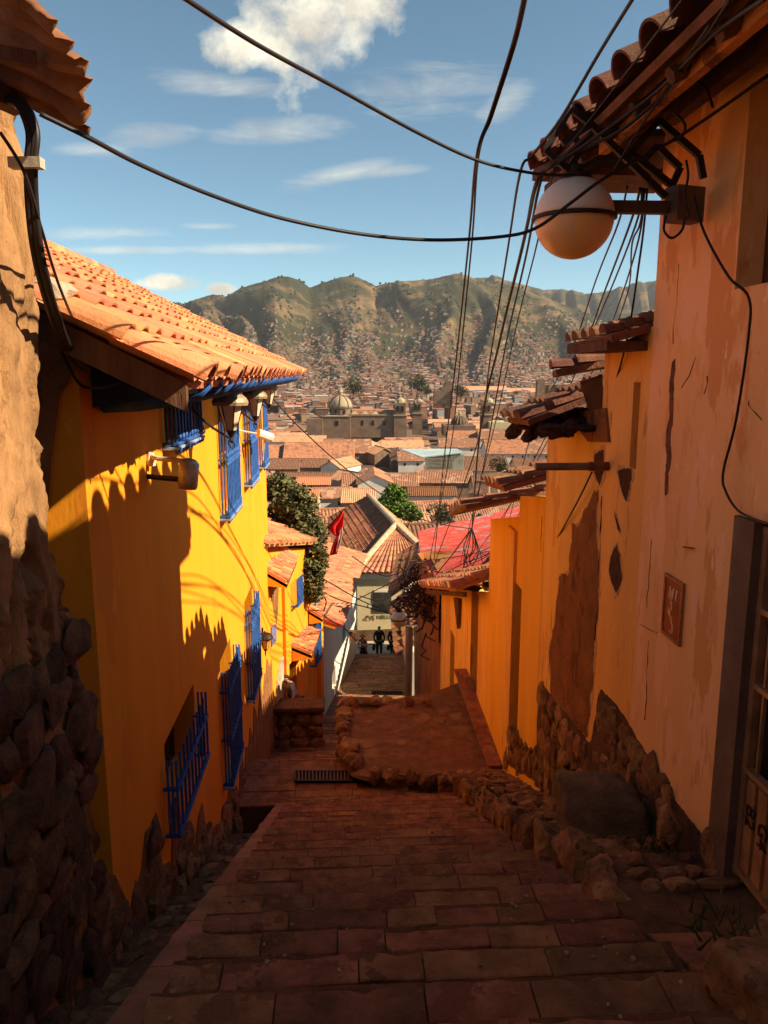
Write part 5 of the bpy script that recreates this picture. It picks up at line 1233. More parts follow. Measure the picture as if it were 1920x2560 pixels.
m = MB(); p = P(1270, 1222, 100); m.lathe(p, [(1.0, 0), (1.05, .1), (1.05, 2.0), (.9, 2.3), (.3, 2.5)], 16); wt = m.build('water_tank', mat('tank_white', (.45, .38, .30), .7, .15, 1), org=p); tag(wt, 'round white water tank on a roof below the wide ribbed roof', 'tank')
m = MB(); m.tube(curve_pts([P(1222, 1250, 60), P(1222, 1215, 60), P(1232, 1207, 60), P(1243, 1215, 60), P(1247, 1262, 60)]), .12, 7); o = m.build('vent_pipe', mat('vent', (.42, .33, .22), .6, .2, 2), org=P(1230, 1230, 60)); tag(o, 'bent pale vent pipe rising over the tile roofs', 'pipe')
# ------------------------------------------------------------ churches
M_sand = mat('church_stone', (.20, .125, .08), .9, .25, .25, .3, 2); M_sandl = mat('church_dome', (.34, .27, .17), .85, .2, .2)
Yc = 500.0; px = Yc/F
def C(u, v, dy=0): return P(u, v, Yc+dy)
ch = thing('stone_church', 'big brown stone church with a ribbed dome and two bell towers in the town', 'church', C(900, 1085))
def cbox(par, nm, u0, u1, v0, v1, d0, d1, m=M_sand):
    a = C(u0, v1, 0); b = C(u1, v0, 0); mb = MB(); mb.hexa([V((a.x, Yc+d0, a.z)), V((b.x, Yc+d0, a.z)), V((b.x, Yc+d1, a.z)), V((a.x, Yc+d1, a.z)), V((a.x, Yc+d0, b.z)), V((b.x, Yc+d0, b.z)), V((b.x, Yc+d1, b.z)), V((a.x, Yc+d1, b.z))]); return mb.build(nm, m, par)
cbox(ch, 'nave', 875, 986, 1036, 1095, 4, 22); cbox(ch, 'apse', 808, 876, 1040, 1095, 0, 24); cbox(ch, 'side_chapel', 768, 807, 1046, 1095, -3, 20, M_sand)
for i in range(4): 
    u = 886+i*26; a = C(u-11, 1037, 4); mb = MB(); p = C(u+1, 1028, 9); mb.add([C(u-12, 1038, 3.5), C(u+13, 1038, 3.5), C(u+13, 1036, 15), C(u-12, 1036, 15), p], [(0, 1, 4), (1, 2, 4), (2, 3, 4), (3, 0, 4), (3, 2, 1, 0)]); mb.build('chapel_roof', M_sandl, ch)
mb = MB(); mb.hexa([C(878, 1036, 9), C(986, 1036, 9), C(986, 1036, 20), C(878, 1036, 20), C(878, 1024, 10), C(986, 1024, 10), C(986, 1022, 19), C(878, 1022, 19)]); mb.build('nave_roof', RM[0], ch)
mb = MB(); mb.add([C(806, 1041, -.5), C(878, 1041, -.5), C(878, 1038, 12), C(806, 1038, 12), C(843, 1033, 8)], [(0, 1, 4), (1, 2, 4), (2, 3, 4), (3, 0, 4), (3, 2, 1, 0)]); mb.build('apse_roof', M_sandl, ch)
def dome(par, u, vb, ru, vt, dy, drum=8, m=M_sandl, lant=True, ribs=0):
    c = C(u, vb, dy); r = ru*px; h = C(u, vt, dy).z-c.z; mb = MB(); mb.lathe(c-V((0, 0, drum*px)), [(r*.98, 0), (r*.98, drum*px), (r*1.06, drum*px), (r*1.06, drum*px+.4)], 16); mb.build('drum', M_sand, par)
    mb = MB(); mb.lathe(c+V((0, 0, .4)), [(r*math.cos(a), h*math.sin(a)) for a in [i*math.pi/2/8*.97 for i in range(9)]], 24); d_ = mb.build('dome', m, par, smooth=True)
    if ribs:
        mb = MB()
        for k in range(ribs):
            w = 2*math.pi*k/ribs; mb.tube([c+V((1.02*r*math.cos(a)*math.cos(w), 1.02*r*math.cos(a)*math.sin(w), .4+1.02*h*math.sin(a))) for a in [i*math.pi/2/7*.96 for i in range(8)]], .35, 4)
        mb.build('ribs', M_sand, d_)
    if lant: mb = MB(); mb.lathe(c+V((0, 0, h)), [(r*.16, 0), (r*.16, r*.3), (r*.22, r*.32), (r*.12, r*.5), (.1, r*.75)], 8); mb.build('lantern', M_sandl, par)
    mb = MB()
    for k in range(8):
        w = 2*math.pi*(k+.5)/8; p = c+V((r*math.cos(w), r*math.sin(w), -drum*px*.5)); mb.box(p, (1.0, .5, drum*px*.55), w+math.pi/2)
    mb.build('drum_openings', M_dark, par)
dome(ch, 852, 1020, 29, 990, 9, 16, ribs=8)
def tower(par, u, hw, vtop, vb, dy):
    cbox(par, 'tower', u-hw, u+hw, 1040, vb, dy, dy+2*hw*px); cbox(par, 'cornice', u-hw-1.5, u+hw+1.5, 1038, 1040, dy-.5, dy+2*hw*px+.5, M_sandl)
    cbox(par, 'belfry', u-hw*.86, u+hw*.86, 1008, 1038, dy+.6, dy+2*hw*px-.6)
    for s in (-.38, .38): cbox(par, 'belfry_opening', u+s*hw-hw*.17, u+s*hw+hw*.17, 1015, 1030, dy+.2, dy+.7, M_dark)
    c = C(u, 1008, dy+hw*px); r = hw*px*.8; mb = MB(); mb.lathe(c, [(r*1.1, 0), (r, .3), (r*.85, r*.7), (r*.4, r*1.05), (r*.14, r*1.15), (r*.14, r*1.5), (.1, r*1.8)], 10); mb.build('cupola', M_sandl, par)
    for sx_ in (-1, 1):
        for sy in (-1, 1): mb = MB(); p = C(u, 1008, dy+hw*px)+V((sx_*r*.95, sy*r*.95, 0)); mb.lathe(p, [(.6, 0), (.5, 1.2), (.1, 2.4)], 6); mb.build('pinnacle', M_sandl, par)
tower(ch, 1001, 16, 990, 1095, 2); tower(ch, 1048, 13, 990, 1095, 26)
for (u0, u1) in ((838, 846), (903, 908), (930, 935), (958, 963)): cbox(ch, 'nave_window', u0, u1, 1052, 1064, -.2 if u0 < 850 else 3.8, 4.3 if u0 > 850 else .3, M_dark)
c2 = thing('domed_church', 'church with a dark ribbed dome among pale vaulted roofs right of the towers', 'church', C(1149, 1075)); cbox(c2, 'nave', 1110, 1190, 1064, 1092, 0, 25); dome(c2, 1149, 1060, 21, 1041, 8, 8, mat('dark_dome', (.09, .065, .05), .8, .2, .3), ribs=16)
c3 = thing('vaulted_church', 'row of pale rounded vault roofs beside a tall dark bell tower', 'church', C(1280, 1065)); cbox(c3, 'nave', 1225, 1340, 1056, 1085, 2, 24, M_cream)
for u, v, r in ((1244, 1060, 15), (1275, 1056, 16), (1305, 1054, 20), (1268, 1048, 15), (1310, 1043, 18)): mb = MB(); c = C(u, v, 8 if v > 1050 else 22); mb.lathe(c, [(r*px*math.cos(a), r*px*.62*math.sin(a)) for a in [i*math.pi/2/6*.97 for i in range(7)]], 14); mb.build('vault', M_sandl, c3, smooth=True)
tower(c3, 1222, 15, 985, 1090, 10)
c4 = thing('bell_tower', 'far bell tower with a small cupola near the broken eave on the right', 'tower', C(1388, 1070)); tower(c4, 1386, 17, 985, 1080, 40)
Yc = 640.0; px = Yc/F
c5 = thing('bell_tower', 'dark twin bell tower left of the white arcaded building', 'tower', C(1120, 1010)); cbox(c5, 'tower', 1110, 1132, 965, 1020, 0, 8); cbox(c5, 'cupola', 1114, 1128, 952, 965, 1, 7); cbox(c5, 'nave', 1085, 1110, 978, 1020, 0, 12)
c6 = thing('stone_convent', 'blocky brown stone church with a square tower at the right of the far town', 'church', C(1400, 1000)); cbox(c6, 'tower', 1342, 1363, 950, 1010, 0, 8); cbox(c6, 'nave', 1363, 1470, 962, 1010, 4, 30)
for i in range(5): cbox(c6, 'buttress', 1372+i*19, 1376+i*19, 960, 1005, 3, 4)
# ------------------------------------------------------------ far city (uncountable)
def ramp_mat(nm, cols):
    m = bpy.data.materials.new(nm); m.use_nodes = True; nt = m.node_tree; N = nt.nodes; L = nt.links; b = N['Principled BSDF']; b.inputs['Roughness'].default_value = .9; b.inputs['Specular IOR Level'].default_value = .1
    g = N.new('ShaderNodeNewGeometry'); r = N.new('ShaderNodeValToRGB'); L.new(g.outputs['Random Per Island'], r.inputs[0]); r.color_ramp.interpolation = 'CONSTANT'; e = r.color_ramp.elements
    while len(e) < len(cols): e.new(.5)
    for i, c in enumerate(cols): e[i].position = i/len(cols); e[i].color = (*c, 1)
    L.new(r.outputs[0], b.inputs['Base Color']); return m
MW = ramp_mat('city_walls', [(0.216, 0.112, 0.072), (0.288, 0.198, 0.126), (0.158, 0.086, 0.054), (0.360, 0.290, 0.216), (0.202, 0.099, 0.060), (0.245, 0.158, 0.102), (0.173, 0.092, 0.060), (0.331, 0.224, 0.156), (0.130, 0.079, 0.054), (0.259, 0.132, 0.090), (0.216, 0.211, 0.204)])
MR = ramp_mat('city_roofs', [(.30, .14, .09), (.24, .12, .08), (.34, .18, .12), (.20, .11, .08), (.38, .22, .15), (.26, .15, .11), (.33, .28, .24), (.20, .18, .17), (.40, .14, .10)])
rc_ = random.Random(77); vs = []; fs = []; mi = []
N_city = 0; tries = 0
dens = lambda u, y, z: 1 if z < -48 else max(0.0, 1-(z+45)/330.0)**1.5*(1.0 if mn.noise(V((u*.02, y*.003, 4))) > -.05 else .3)
while N_city < 42000 and tries < 300000:
    tries += 1
    u = rc_.uniform(380, 1680); y = 640*(3600/640)**(rc_.random()**.78); x = (u-960)/1993*y; z = terr(x, y)
    if rc_.random() > dens(u, y, z): continue
    w, d, h = rc_.uniform(6, 13), rc_.uniform(5, 9), rc_.choice((3, 4, 5, 6, 8, 5)); r = (.3*mn.noise(V((x*.004, y*.004, 0)))+.2)+rc_.choice((0, math.pi/2))+rc_.uniform(-.15, .15); fl = rc_.random() < .45
    if y < 1900 and rc_.random() < .12: w *= 2.4
    if rc_.random() < .03 and z < -35: h = rc_.uniform(12, 20)
    if z > -40: w *= .95; d *= .9; h = min(h, 6)
    c, s = math.cos(r), math.sin(r); q = lambda a, b, e: (x+a*c-b*s, y+a*s+b*c, z+e); n = len(vs)
    vs += [q(-w/2, -d/2, -4), q(w/2, -d/2, -4), q(w/2, d/2, -4), q(-w/2, d/2, -4), q(-w/2, -d/2, h), q(w/2, -d/2, h), q(w/2, d/2, h), q(-w/2, d/2, h)]
    fs += [(n, n+1, n+5, n+4), (n+1, n+2, n+6, n+5), (n+2, n+3, n+7, n+6), (n+3, n, n+4, n+7)]; mi += [0]*4
    n = len(vs); e = .4; rh = h+(d*.22 if not fl else .15)
    vs += [q(-w/2-e, -d/2-e, h-.1), q(w/2+e, -d/2-e, h-.1), q(w/2+e, d/2+e, h-.1), q(-w/2-e, d/2+e, h-.1), q(-w/2-e, 0, rh), q(w/2+e, 0, rh)]
    fs += [(n, n+1, n+5, n+4), (n+2, n+3, n+4, n+5), (n+1, n+2, n+5), (n+3, n, n+4)]; mi += [1]*4
    N_city += 1
me = bpy.data.meshes.new('far_city'); me.from_pydata(vs, [], fs); me.materials.append(MW); me.materials.append(MR); me.polygons.foreach_set('material_index', mi)
o = bpy.data.objects.new('far_city', me); COL.objects.link(o); o['kind'] = 'stuff'; o['label'] = 'thousands of small brick and tile houses covering the valley and climbing the hills'; o['category'] = 'houses'
# far trees (uncountable) and a few town trees
rc_ = random.Random(5); mb = MB(); k = 0
def ico(mb, c, r, sd, sub=1, fl=.8):
    bm = bmesh.new(); bmesh.ops.create_icosphere(bm, subdivisions=sub, radius=1); o_ = V((sd*1.3, sd*.7, 0))
    mb.add([V(c)+V((v.co.x*r, v.co.y*r, v.co.z*r*fl))*(1+.4*mn.noise(v.co*1.7+o_)) for v in bm.verts], [tuple(v.index for v in f.verts) for f in bm.faces]); bm.free()
while k < 2300:
    u = rc_.uniform(380, 1680); y = rc_.uniform(700, 3900); x = (u-960)/1993*y; z = terr(x, y)
    if mn.noise(V((u*.03, y*.004, 9))) < (.12 if z > -40 else .38): continue
    k += 1; ico(mb, (x, y, z+2), rc_.uniform(3, 7), k, 1, 1.1)
o = mb.build('far_trees', mat('far_foliage', (.035, .042, .018), .95, .4, .1), None); o['kind'] = 'stuff'; o['label'] = 'dark scattered eucalyptus groves on the valley floor and hillsides'; o['category'] = 'trees'
# ------------------------------------------------------------ foliage
def leaf_mat(nm, base):
    m = mat(nm, base, .7, .35, 1.5, island=.45, spec=.25); return m
def tree(nm, lab, cat, base, blobs, nleaf, size, mt, trunk_r, seed, grp=None):
    rr = random.Random(seed); t = thing(nm, lab, cat, base, grp); m = MB()
    vol = [b[1].x*b[1].y*b[1].z for b in blobs]; tot = sum(vol)
    for i in range(nleaf):
        r_ = rr.random()*tot; k = 0
        while r_ > vol[k] and k < len(vol)-1: r_ -= vol[k]; k += 1
        c, rad = blobs[k]
        while True:
            d = V((rr.gauss(0, 1), rr.gauss(0, 1), rr.gauss(0, 1))).normalized()
            q = rr.random()**.42*(1.22 if rr.random() < .07 else 1); p = V((d.x*rad.x, d.y*rad.y, d.z*rad.z))*q
            w = c+p
            if mn.noise(w*(1.1/max(.4, rad.x))*1.6+V((seed, 0, 0))) > -.13 or rr.random() < .12: break
        s = size*rr.uniform(.6, 1.3); a = V((rr.gauss(0, 1), rr.gauss(0, 1), rr.gauss(0, .6))).normalized(); b = a.orthogonal().normalized(); b = Matrix.Rotation(rr.random()*6.28, 3, a)@b
        m.add([w-a*s, w+b*s*.42, w+a*s, w-b*s*.42], [(0, 1, 2, 3)])
    m.raw = True; m.build('crown', mt, t)
    m = MB(); top = sum((b[0] for b in blobs), V((0, 0, 0)))/len(blobs); base = V(base)
    m.tube([base, base.lerp(top, .4)+V((.1, 0, 0)), base.lerp(top, .75), top], [trunk_r, trunk_r*.8, trunk_r*.6, trunk_r*.3], 7)
    for c, rad in blobs: m.tube([base.lerp(top, .5), c.lerp(base.lerp(top, .5), .4), c+V((0, 0, rad.z*.4))], [trunk_r*.55, trunk_r*.35, trunk_r*.12], 5)
    m.build('trunk', M_wood, t); return t
ys_ = 23.2; s_ = ys_/F
bl = [(P(u, v, ys_+dy), V((r*s_, r*s_*.9, r2*s_))) for u, v, r, r2, dy in ((700, 1222, 48, 42, .6), (742, 1268, 56, 60, 0), (700, 1310, 54, 60, .4), (768, 1338, 50, 58, -.3), (722, 1375, 54, 60, 0), (782, 1405, 42, 50, -.6), (752, 1445, 50, 50, -.5), (784, 1470, 34, 40, -.8), (742, 1492, 34, 34, -.8))]
tree('leafy_tree', 'dense olive green tree spilling over the yellow wall on the left', 'tree', V((P(700, 1400, ys_).x, ys_+.6, -10)), bl, 19000, .08, leaf_mat('olive_leaves', (.105, .105, .035)), .14, 3)
ys_ = 82.0; s_ = ys_/F
bl = [(P(u, v, ys_+dy), V((r*s_, r*s_, r2*s_))) for u, v, r, r2, dy in ((985, 1245, 34, 28, 0), (960, 1270, 34, 24, -1), (1010, 1275, 36, 22, -.5), (1030, 1288, 28, 16, 0), (985, 1225, 22, 16, .5))]
tree('green_tree', 'bright green round tree standing among the roofs in the centre', 'tree', V((P(985, 1280, ys_).x, ys_, -27)), bl, 7000, .22, leaf_mat('bright_leaves', (.10, .16, .02)), .2, 4)
for i, (u, v, r, yy, lab) in enumerate(((1098, 1280, 34, 74, 'thin brownish shrub right of the bright green tree'), (1245, 1160, 24, 110, 'dark shrub between the ribbed roofs near the jutting pipe'), (1040, 955, 26, 640, 'largest dark tree clump in the middle of the far town'), (1065, 975, 14, 640, 'small dark tree beside the largest clump of the far town'), (1150, 975, 20, 640, 'dark tree at the left end of the white arcaded building'), (880, 965, 24, 640, 'dark tree clump behind the church dome'))):
    s_ = yy/F; c = P(u, v, yy); tree('town_tree', lab, 'tree', c-V((0, 0, r*s_*1.6)), [(c, V((r*s_, r*s_*.8, r*s_*.8))), (c+V((r*s_*.5, 0, -r*s_*.3)), V((r*s_*.7, r*s_*.7, r*s_*.6)))], 1400 if yy > 200 else 1600, r*s_*.09, leaf_mat('dark_leaves', (.05, .055, .022)), r*s_*.06, 10+i)
# weeds
rr = random.Random(6); k = 0
for (u, v, a, nm) in ((1490, 1995, 0, 'at the foot of the rubble footing'), (1640, 2120, 0, 'behind the big dark boulder'), (1235, 1985, 0, 'on the cobbled walkway'), (1800, 2330, 0, 'by the rough block of stone')):
    x, t_, z = SS(u, v, 1.6-.36); m = MB(); c = W(x, t_, z-.02)
    for i in range(60):
        d = V((rr.gauss(0, .12), rr.gauss(0, .12), 0)); h = V((rr.gauss(0, .05), rr.gauss(0, .05), rr.uniform(.04, .15))); w = V((rr.uniform(-.012, .012), rr.uniform(-.012, .012), .0)); m.add([c+d-w, c+d+w, c+d+h], [(0, 1, 2)])
    m.raw = True; o = m.build('weed_tuft', leaf_mat('weed_leaves', (.06, .065, .015)), org=c); tag(o, 'small tuft of weeds '+nm, 'weeds', None, 'stuff')
m = MB(); c = P(1845, 45, 4.6)
for i in range(60): d = V((rr.gauss(0, 1), rr.gauss(0, 1), rr.gauss(0, 1)+.2)).normalized()*rr.uniform(.04, .12); m.tube([c, c+d*.6, c+d+V((0, 0, -.02))], .0022, 3, False)
o = m.build('air_plant', mat('dry_grass', (.22, .17, .09), .9, .3, 8), org=c); tag(o, 'dry spiky air plant growing under the pink house eave', 'plant')
# ------------------------------------------------------------ flag
fl = thing('flag', 'red and white flag hanging limp from a thin pole beside the tree', 'flag', P(806, 1335, 23)); Yf = 23.0
m = MB(); m.tube([P(800, 1340, Yf+.3), P(861, 1273, Yf)], .018, 6); m.build('pole', M_wood, fl)
def cloth(pts, mt, nm):
    n = 10; vs = []; fs = []; L_, R_ = pts
    for j in range(n+1):
        f = j/n; a = lerp2(L_, f); b = lerp2(R_, f)
        for i in range(7):
            g_ = i/6; u = a[0]+(b[0]-a[0])*g_; v = a[1]+(b[1]-a[1])*g_; vs.append(P(u, v, Yf+.09*math.sin(g_*9+f*3)))
    for j in range(n):
        for i in range(6): k = j*7+i; fs.append((k, k+1, k+8, k+7))
    m = MB(); m.add(vs, fs); m.raw = True; o = m.build(nm, mt, fl, smooth=True); md = o.modifiers.new('t', 'SOLIDIFY'); md.thickness = .008
def lerp2(l, f):
    x = f*(len(l)-1); i = min(int(x), len(l)-2); g_ = x-i; return (l[i][0]+(l[i+1][0]-l[i][0])*g_, l[i][1]+(l[i+1][1]-l[i][1])*g_)
M_fr = mat('flag_red', (.62, .012, .012), .75, .15, 2); M_fw = mat('flag_white', (.7, .64, .56), .8, .1, 2)
cloth(([(858, 1276), (840, 1298), (820, 1320), (828, 1332), (841, 1342)], [(860, 1276), (860, 1295), (858, 1310), (854, 1325), (850, 1338)]), M_fr, 'red_band')
cloth(([(846, 1336), (842, 1350), (840, 1372), (840, 1386)], [(856, 1312), (856, 1335), (851, 1358), (843, 1384)]), M_fw, 'white_band')
cloth(([(841, 1342), (836, 1350), (830, 1366), (824, 1389)], [(848, 1338), (845, 1352), (841, 1368), (842, 1385)]), M_fr, 'lower_red_band')
# ------------------------------------------------------------ people (one skinned body each, clothes as children)
def skin_body(nm, joints, bones, mt, par, sub=2):
    me = bpy.data.meshes.new(nm); names = list(joints); org = parent_org(par)
    me.from_pydata([V(joints[k][0])-org for k in names], [(names.index(a), names.index(b)) for a, b in bones][0:0] or [(names.index(a), names.index(b)) for a, b in bones], [])
    o = bpy.data.objects.new(nm, me); COL.objects.link(o); o.parent = par; o['o0'] = list(org)
    md = o.modifiers.new('skin', 'SKIN')
    for i, k in enumerate(names):
        r = joints[k][1]; me.skin_vertices[0].data[i].radius = (r, r) if not isinstance(r, tuple) else r
        me.skin_vertices[0].data[i].use_root = (i == 0)
    ss = o.modifiers.new('sub', 'SUBSURF'); ss.levels = sub; ss.render_levels = sub
    dg = bpy.context.evaluated_depsgraph_get(); m2 = bpy.data.meshes.new_from_object(o.evaluated_get(dg)); o.modifiers.clear(); o.data = m2; m2.materials.append(mt)
    m2.polygons.foreach_set('use_smooth', [True]*len(m2.polygons)); return o
M_skin = mat('skin', (.30, .13, .07), .6, .08, 8); M_hair = mat('hair', (.012, .008, .006), .6, .2, 20)
def person(lab, base, H, face, top_m, leg_m, lean=0.0, step=.12, armb=.15, hat=None, bag=None, bend=0.0, skirt=False, sleeve=True, hairm=M_hair):
    """face: angle of the facing direction; lean forward in metres at the head"""
    th = thing('person', lab, 'person', base); M3 = Matrix.Rotation(face, 3, 'Z'); s = H/1.7; b = V(base)
    q = lambda x, y, z: b+M3@V((x*s, y*s, z*s))       # y forward
    hip = .90-bend*.25; ln = lambda z: lean*(max(0, z-hip)/.75)
    dz = lambda z: z-(bend*.55 if z > 1.0 else bend*.25 if z > .6 else 0)*(max(0, z-.6)/1.0)
    J = {'pelvis': (q(0, 0, hip), (.15*s, .11*s)), 'waist': (q(0, ln(1.08), dz(1.08)), (.135*s, .10*s)), 'chest': (q(0, ln(1.3), dz(1.30)), (.17*s, .12*s)), 'neck0': (q(0, ln(1.44), dz(1.44)), (.09*s, .07*s)), 'neck': (q(0, ln(1.5), dz(1.5)), .052*s),
         'head0': (q(0, ln(1.56)+.01, dz(1.555)), .075*s), 'head1': (q(0, ln(1.62)+.015, dz(1.62)), (.088*s, .10*s)), 'head2': (q(0, ln(1.68)+.01, dz(1.675)), (.065*s, .08*s))}
    Bn = [('pelvis', 'waist'), ('waist', 'chest'), ('chest', 'neck0'), ('neck0', 'neck'), ('neck', 'head0'), ('head0', 'head1'), ('head1', 'head2')]
    for i, sd in (('l', -1), ('r', 1)):
        st = step*sd
        J['hip'+i] = (q(.09*sd, 0, hip-.06), .095*s); J['knee'+i] = (q(.1*sd, st*.6+bend*.3, .48), .062*s); J['ank'+i] = (q(.1*sd, st, .09), .042*s); J['toe'+i] = (q(.11*sd, st+.15, .035), .036*s)
        J['sho'+i] = (q(.18*sd, ln(1.4), dz(1.4)), .062*s); J['elb'+i] = (q((.23+armb*.3)*sd, ln(1.4)*.8+.03+bend*.15, dz(1.13)), .044*s); J['wri'+i] = (q(.22*sd, ln(1.4)*.6+.12+bend*.3, dz(.88)), .032*s)
        J['palm'+i] = (q(.215*sd, ln(1.4)*.6+.145+bend*.3, dz(.80)), (.036*s, .018*s))
        Bn += [('pelvis', 'hip'+i), ('hip'+i, 'knee'+i), ('knee'+i, 'ank'+i), ('ank'+i, 'toe'+i), ('neck0', 'sho'+i), ('sho'+i, 'elb'+i), ('elb'+i, 'wri'+i), ('wri'+i, 'palm'+i)]
    body = skin_body('body', J, Bn, M_skin, th)
    def sub(keys, bn, grow, mt, nm): return skin_body(nm, {k: (J[k][0], tuple(x*grow for x in J[k][1]) if isinstance(J[k][1], tuple) else J[k][1]*grow) for k in keys}, bn, mt, th)
    ks = ['pelvis', 'waist', 'chest', 'neck0']+[a+i for i in 'lr' for a in (('sho', 'elb', 'wri') if sleeve else ('sho', 'elb'))]
    bn = [(a, b_) for a, b_ in Bn if a in ks and b_ in ks]; sub(ks, bn, 1.16, top_m, 'jacket')
    ks = ['pelvis']+[a+i for i in 'lr' for a in ('hip', 'knee', 'ank')]; sub(ks, [(a, b_) for a, b_ in Bn if a in ks and b_ in ks], 1.2, leg_m, 'trousers')
    if skirt: m = MB(); m.lathe(q(0, 0, .45), [(.26*s, 0), (.22*s, .25*s), (.15*s, .5*s)], 12); m.build('skirt', leg_m, th, smooth=True)
    hc = q(0, ln(1.62)-.012, dz(1.635)); m = MB(); stone(m, hc, .088*s, .10*s, .10*s, 3, M3, 2, .1, .1); m.build('hair', hairm, th, smooth=True)
    f_ = q(0, ln(1.6)+.105, dz(1.60)); m = MB(); stone(m, f_, .014*s, .02*s, .025*s, 5, M3, 1, .1, .1); m.build('nose', M_skin, body)
    m = MB(); 
    for sd in (-1, 1): stone(m, q(.035*sd, ln(1.6)+.092, dz(1.625)), .012*s, .006*s, .008*s, 6, M3, 1, 0, 0)
    m.build('eyes', M_dark, body)
    for sd in (-1, 1):                                                 # five fingers
        pa = J['palm'+('r' if sd > 0 else 'l')][0]; m = MB()
        for k, (o_, l_) in enumerate(((-.027, .062), (-.009, .074), (.009, .07), (.026, .055))):
            a = pa+M3@V((0, o_*s, -.01*s)); m.tube([a, a+V((0, 0, -l_*.5*s))+M3@V((0, .006*s, 0)), a+V((0, 0, -l_*s))+M3@V((-.014*s*sd, .01*s, 0))], [.009*s, .008*s, .006*s], 5)
        a = pa+M3@V((0, .03*s, .02*s)); m.tube([a, a+M3@V((-.01*sd*s, .03*s, -.02*s)), a+M3@V((-.015*sd*s, .038*s, -.045*s))], [.011*s, .009*s, .007*s], 5); m.build('fingers', M_skin, body)
    if hat: m = MB(); m.lathe(q(0, ln(1.66), dz(1.66)), [(.2*s, 0), (.205*s, .012*s), (.105*s, .03*s), (.10*s, .12*s), (.06*s, .15*s)], 16); m.build('hat', hat, th, smooth=True)
    if bag: m = MB(); stone(m, q(.27, ln(1.4)*.6+.1, dz(.62)), .1*s, .16*s, .18*s, 8, M3, 2, .12, .6); m.build('bag', bag, th)
    return th
M_suit = mat('dark_suit', (.018, .012, .013), .85, .2, 10); M_shirt = mat('pale_shirt', (.42, .42, .46), .85, .12, 8); M_pinkc = mat('pink_cloth', (.36, .12, .10), .85, .3, 7)
b = P(948, 1640, 40.5); person('person in a dark suit walking up the far lane with a bag', V((b.x, 40.5, -15.6)), 1.82, math.pi, M_suit, M_suit, .05, .18, bag=M_suit)
b = P(982, 1640, 41.5); person('second person in dark clothes walking just left of the stepped tile roofs', V((b.x, 41.5, -15.95)), 1.8, math.pi+.2, M_suit, M_suit, .05, .2, bag=M_suit)
b = P(909, 1650, 38.6); person('person in a red hat and pink top at the left of the far lane', V((b.x, 38.6, -15.1)), 1.5, math.pi*.9, M_pinkc, M_suit, .18, .2, hat=mat('red_hat', (.45, .10, .06), .8, .2), skirt=True)
b = P(742, 1760, 20.4); person('person in a pale shirt bending over behind the low stone bench wall', V((b.x, 20.1, -9.72)), 1.7, 2.4, M_shirt, mat('grey_trousers', (.08, .07, .07), .9, .2), .34, .05, bend=.22)
# ------------------------------------------------------------ wires
gi = 'overhead cables strung across the alley'
cable('overhead_cable', 'thick cable sagging from the top left of the sky down to the globe lamp', pxc([(430, -25, 3.4), (640, 110, 4.0), (850, 225, 4.7), (1050, 335, 5.3), (1190, 400, 5.7), (1300, 428, 6.0), (1400, 438, 6.15), (1500, 425, 6.2)]), .012, gi)
cable('overhead_cable', 'long cable from the rusty sheet roof sagging across the sky to the globe lamp', pxc([(100, 285, 3.6), (222, 345, 3.75), (350, 412, 4.1), (520, 485, 4.5), (700, 545, 5.0), (900, 585, 5.4), (1080, 600, 5.6), (1250, 592, 5.8), (1340, 570, 5.8), (1430, 505, 5.75), (1520, 440, 5.8), (1700, 340, 6.0), (1925, 185, 5.4)]), .0125, gi)
hub = P(1180, 1320, 21.5); hub2 = P(1262, 1350, 21.0)
W1 = [([(1312, -20, 5.0), (1282, 110, 5.6), (1225, 290, 6.2), (1190, 400, 6.6), (1172, 600, 9), (1140, 900, 12), (1110, 1150, 16), (1085, 1400, 22)], .013),
      ([(1318, -20, 5.0), (1288, 110, 5.6), (1230, 290, 6.2), (1195, 395, 6.6), (1180, 600, 9), (1150, 900, 12), (1125, 1130, 16), (1075, 1395, 22)], .011),
      ([(1590, -15, 4.6), (1500, 130, 5.2), (1400, 300, 5.9), (1330, 390, 6.4), (1300, 435, 6.6), (1270, 620, 9), (1225, 900, 12), (1190, 1120, 16), (1090, 1400, 22)], .012),
      ([(1480, 330, 6.0), (1400, 400, 6.2), (1360, 425, 6.4), (1335, 480, 6.7), (1310, 600, 8.5), (1250, 850, 11.5), (1200, 1080, 15), (1180, 1320, 21.5)], .019),
      ([(1700, 200, 5.4), (1560, 320, 5.8), (1440, 380, 6.2), (1372, 420, 6.5), (1345, 480, 6.8), (1315, 640, 9), (1265, 860, 12), (1225, 1080, 15), (1165, 1400, 21.8)], .013),
      ([(1386, 420, 6.5), (1372, 480, 6.9), (1335, 640, 9.5), (1290, 820, 12), (1240, 1050, 16), (1190, 1250, 20), (1150, 1410, 22)], .010),
      ([(1568, 465, 6.3), (1545, 560, 7), (1490, 700, 9), (1420, 900, 12), (1330, 1080, 15), (1262, 1350, 21)], .009),
      ([(1600, 470, 6.3), (1575, 560, 7), (1500, 760, 10), (1440, 930, 12.5), (1360, 1100, 16), (1240, 1330, 21)], .011),
      ([(1604, 470, 6.3), (1590, 560, 7), (1520, 740, 10), (1450, 900, 12.5), (1380, 1080, 16), (1290, 1240, 20), (1180, 1400, 22)], .010),
      ([(1608, 470, 6.4), (1596, 600, 7), (1540, 780, 10), (1480, 930, 13), (1400, 1080, 16), (1300, 1280, 20), (1225, 1400, 22)], .009),
      ([(1612, 472, 6.4), (1600, 560, 6.8), (1580, 610, 7.5), (1575, 700, 9), (1560, 760, 10), (1500, 930, 13), (1420, 1120, 17), (1290, 1390, 22)], .009)]
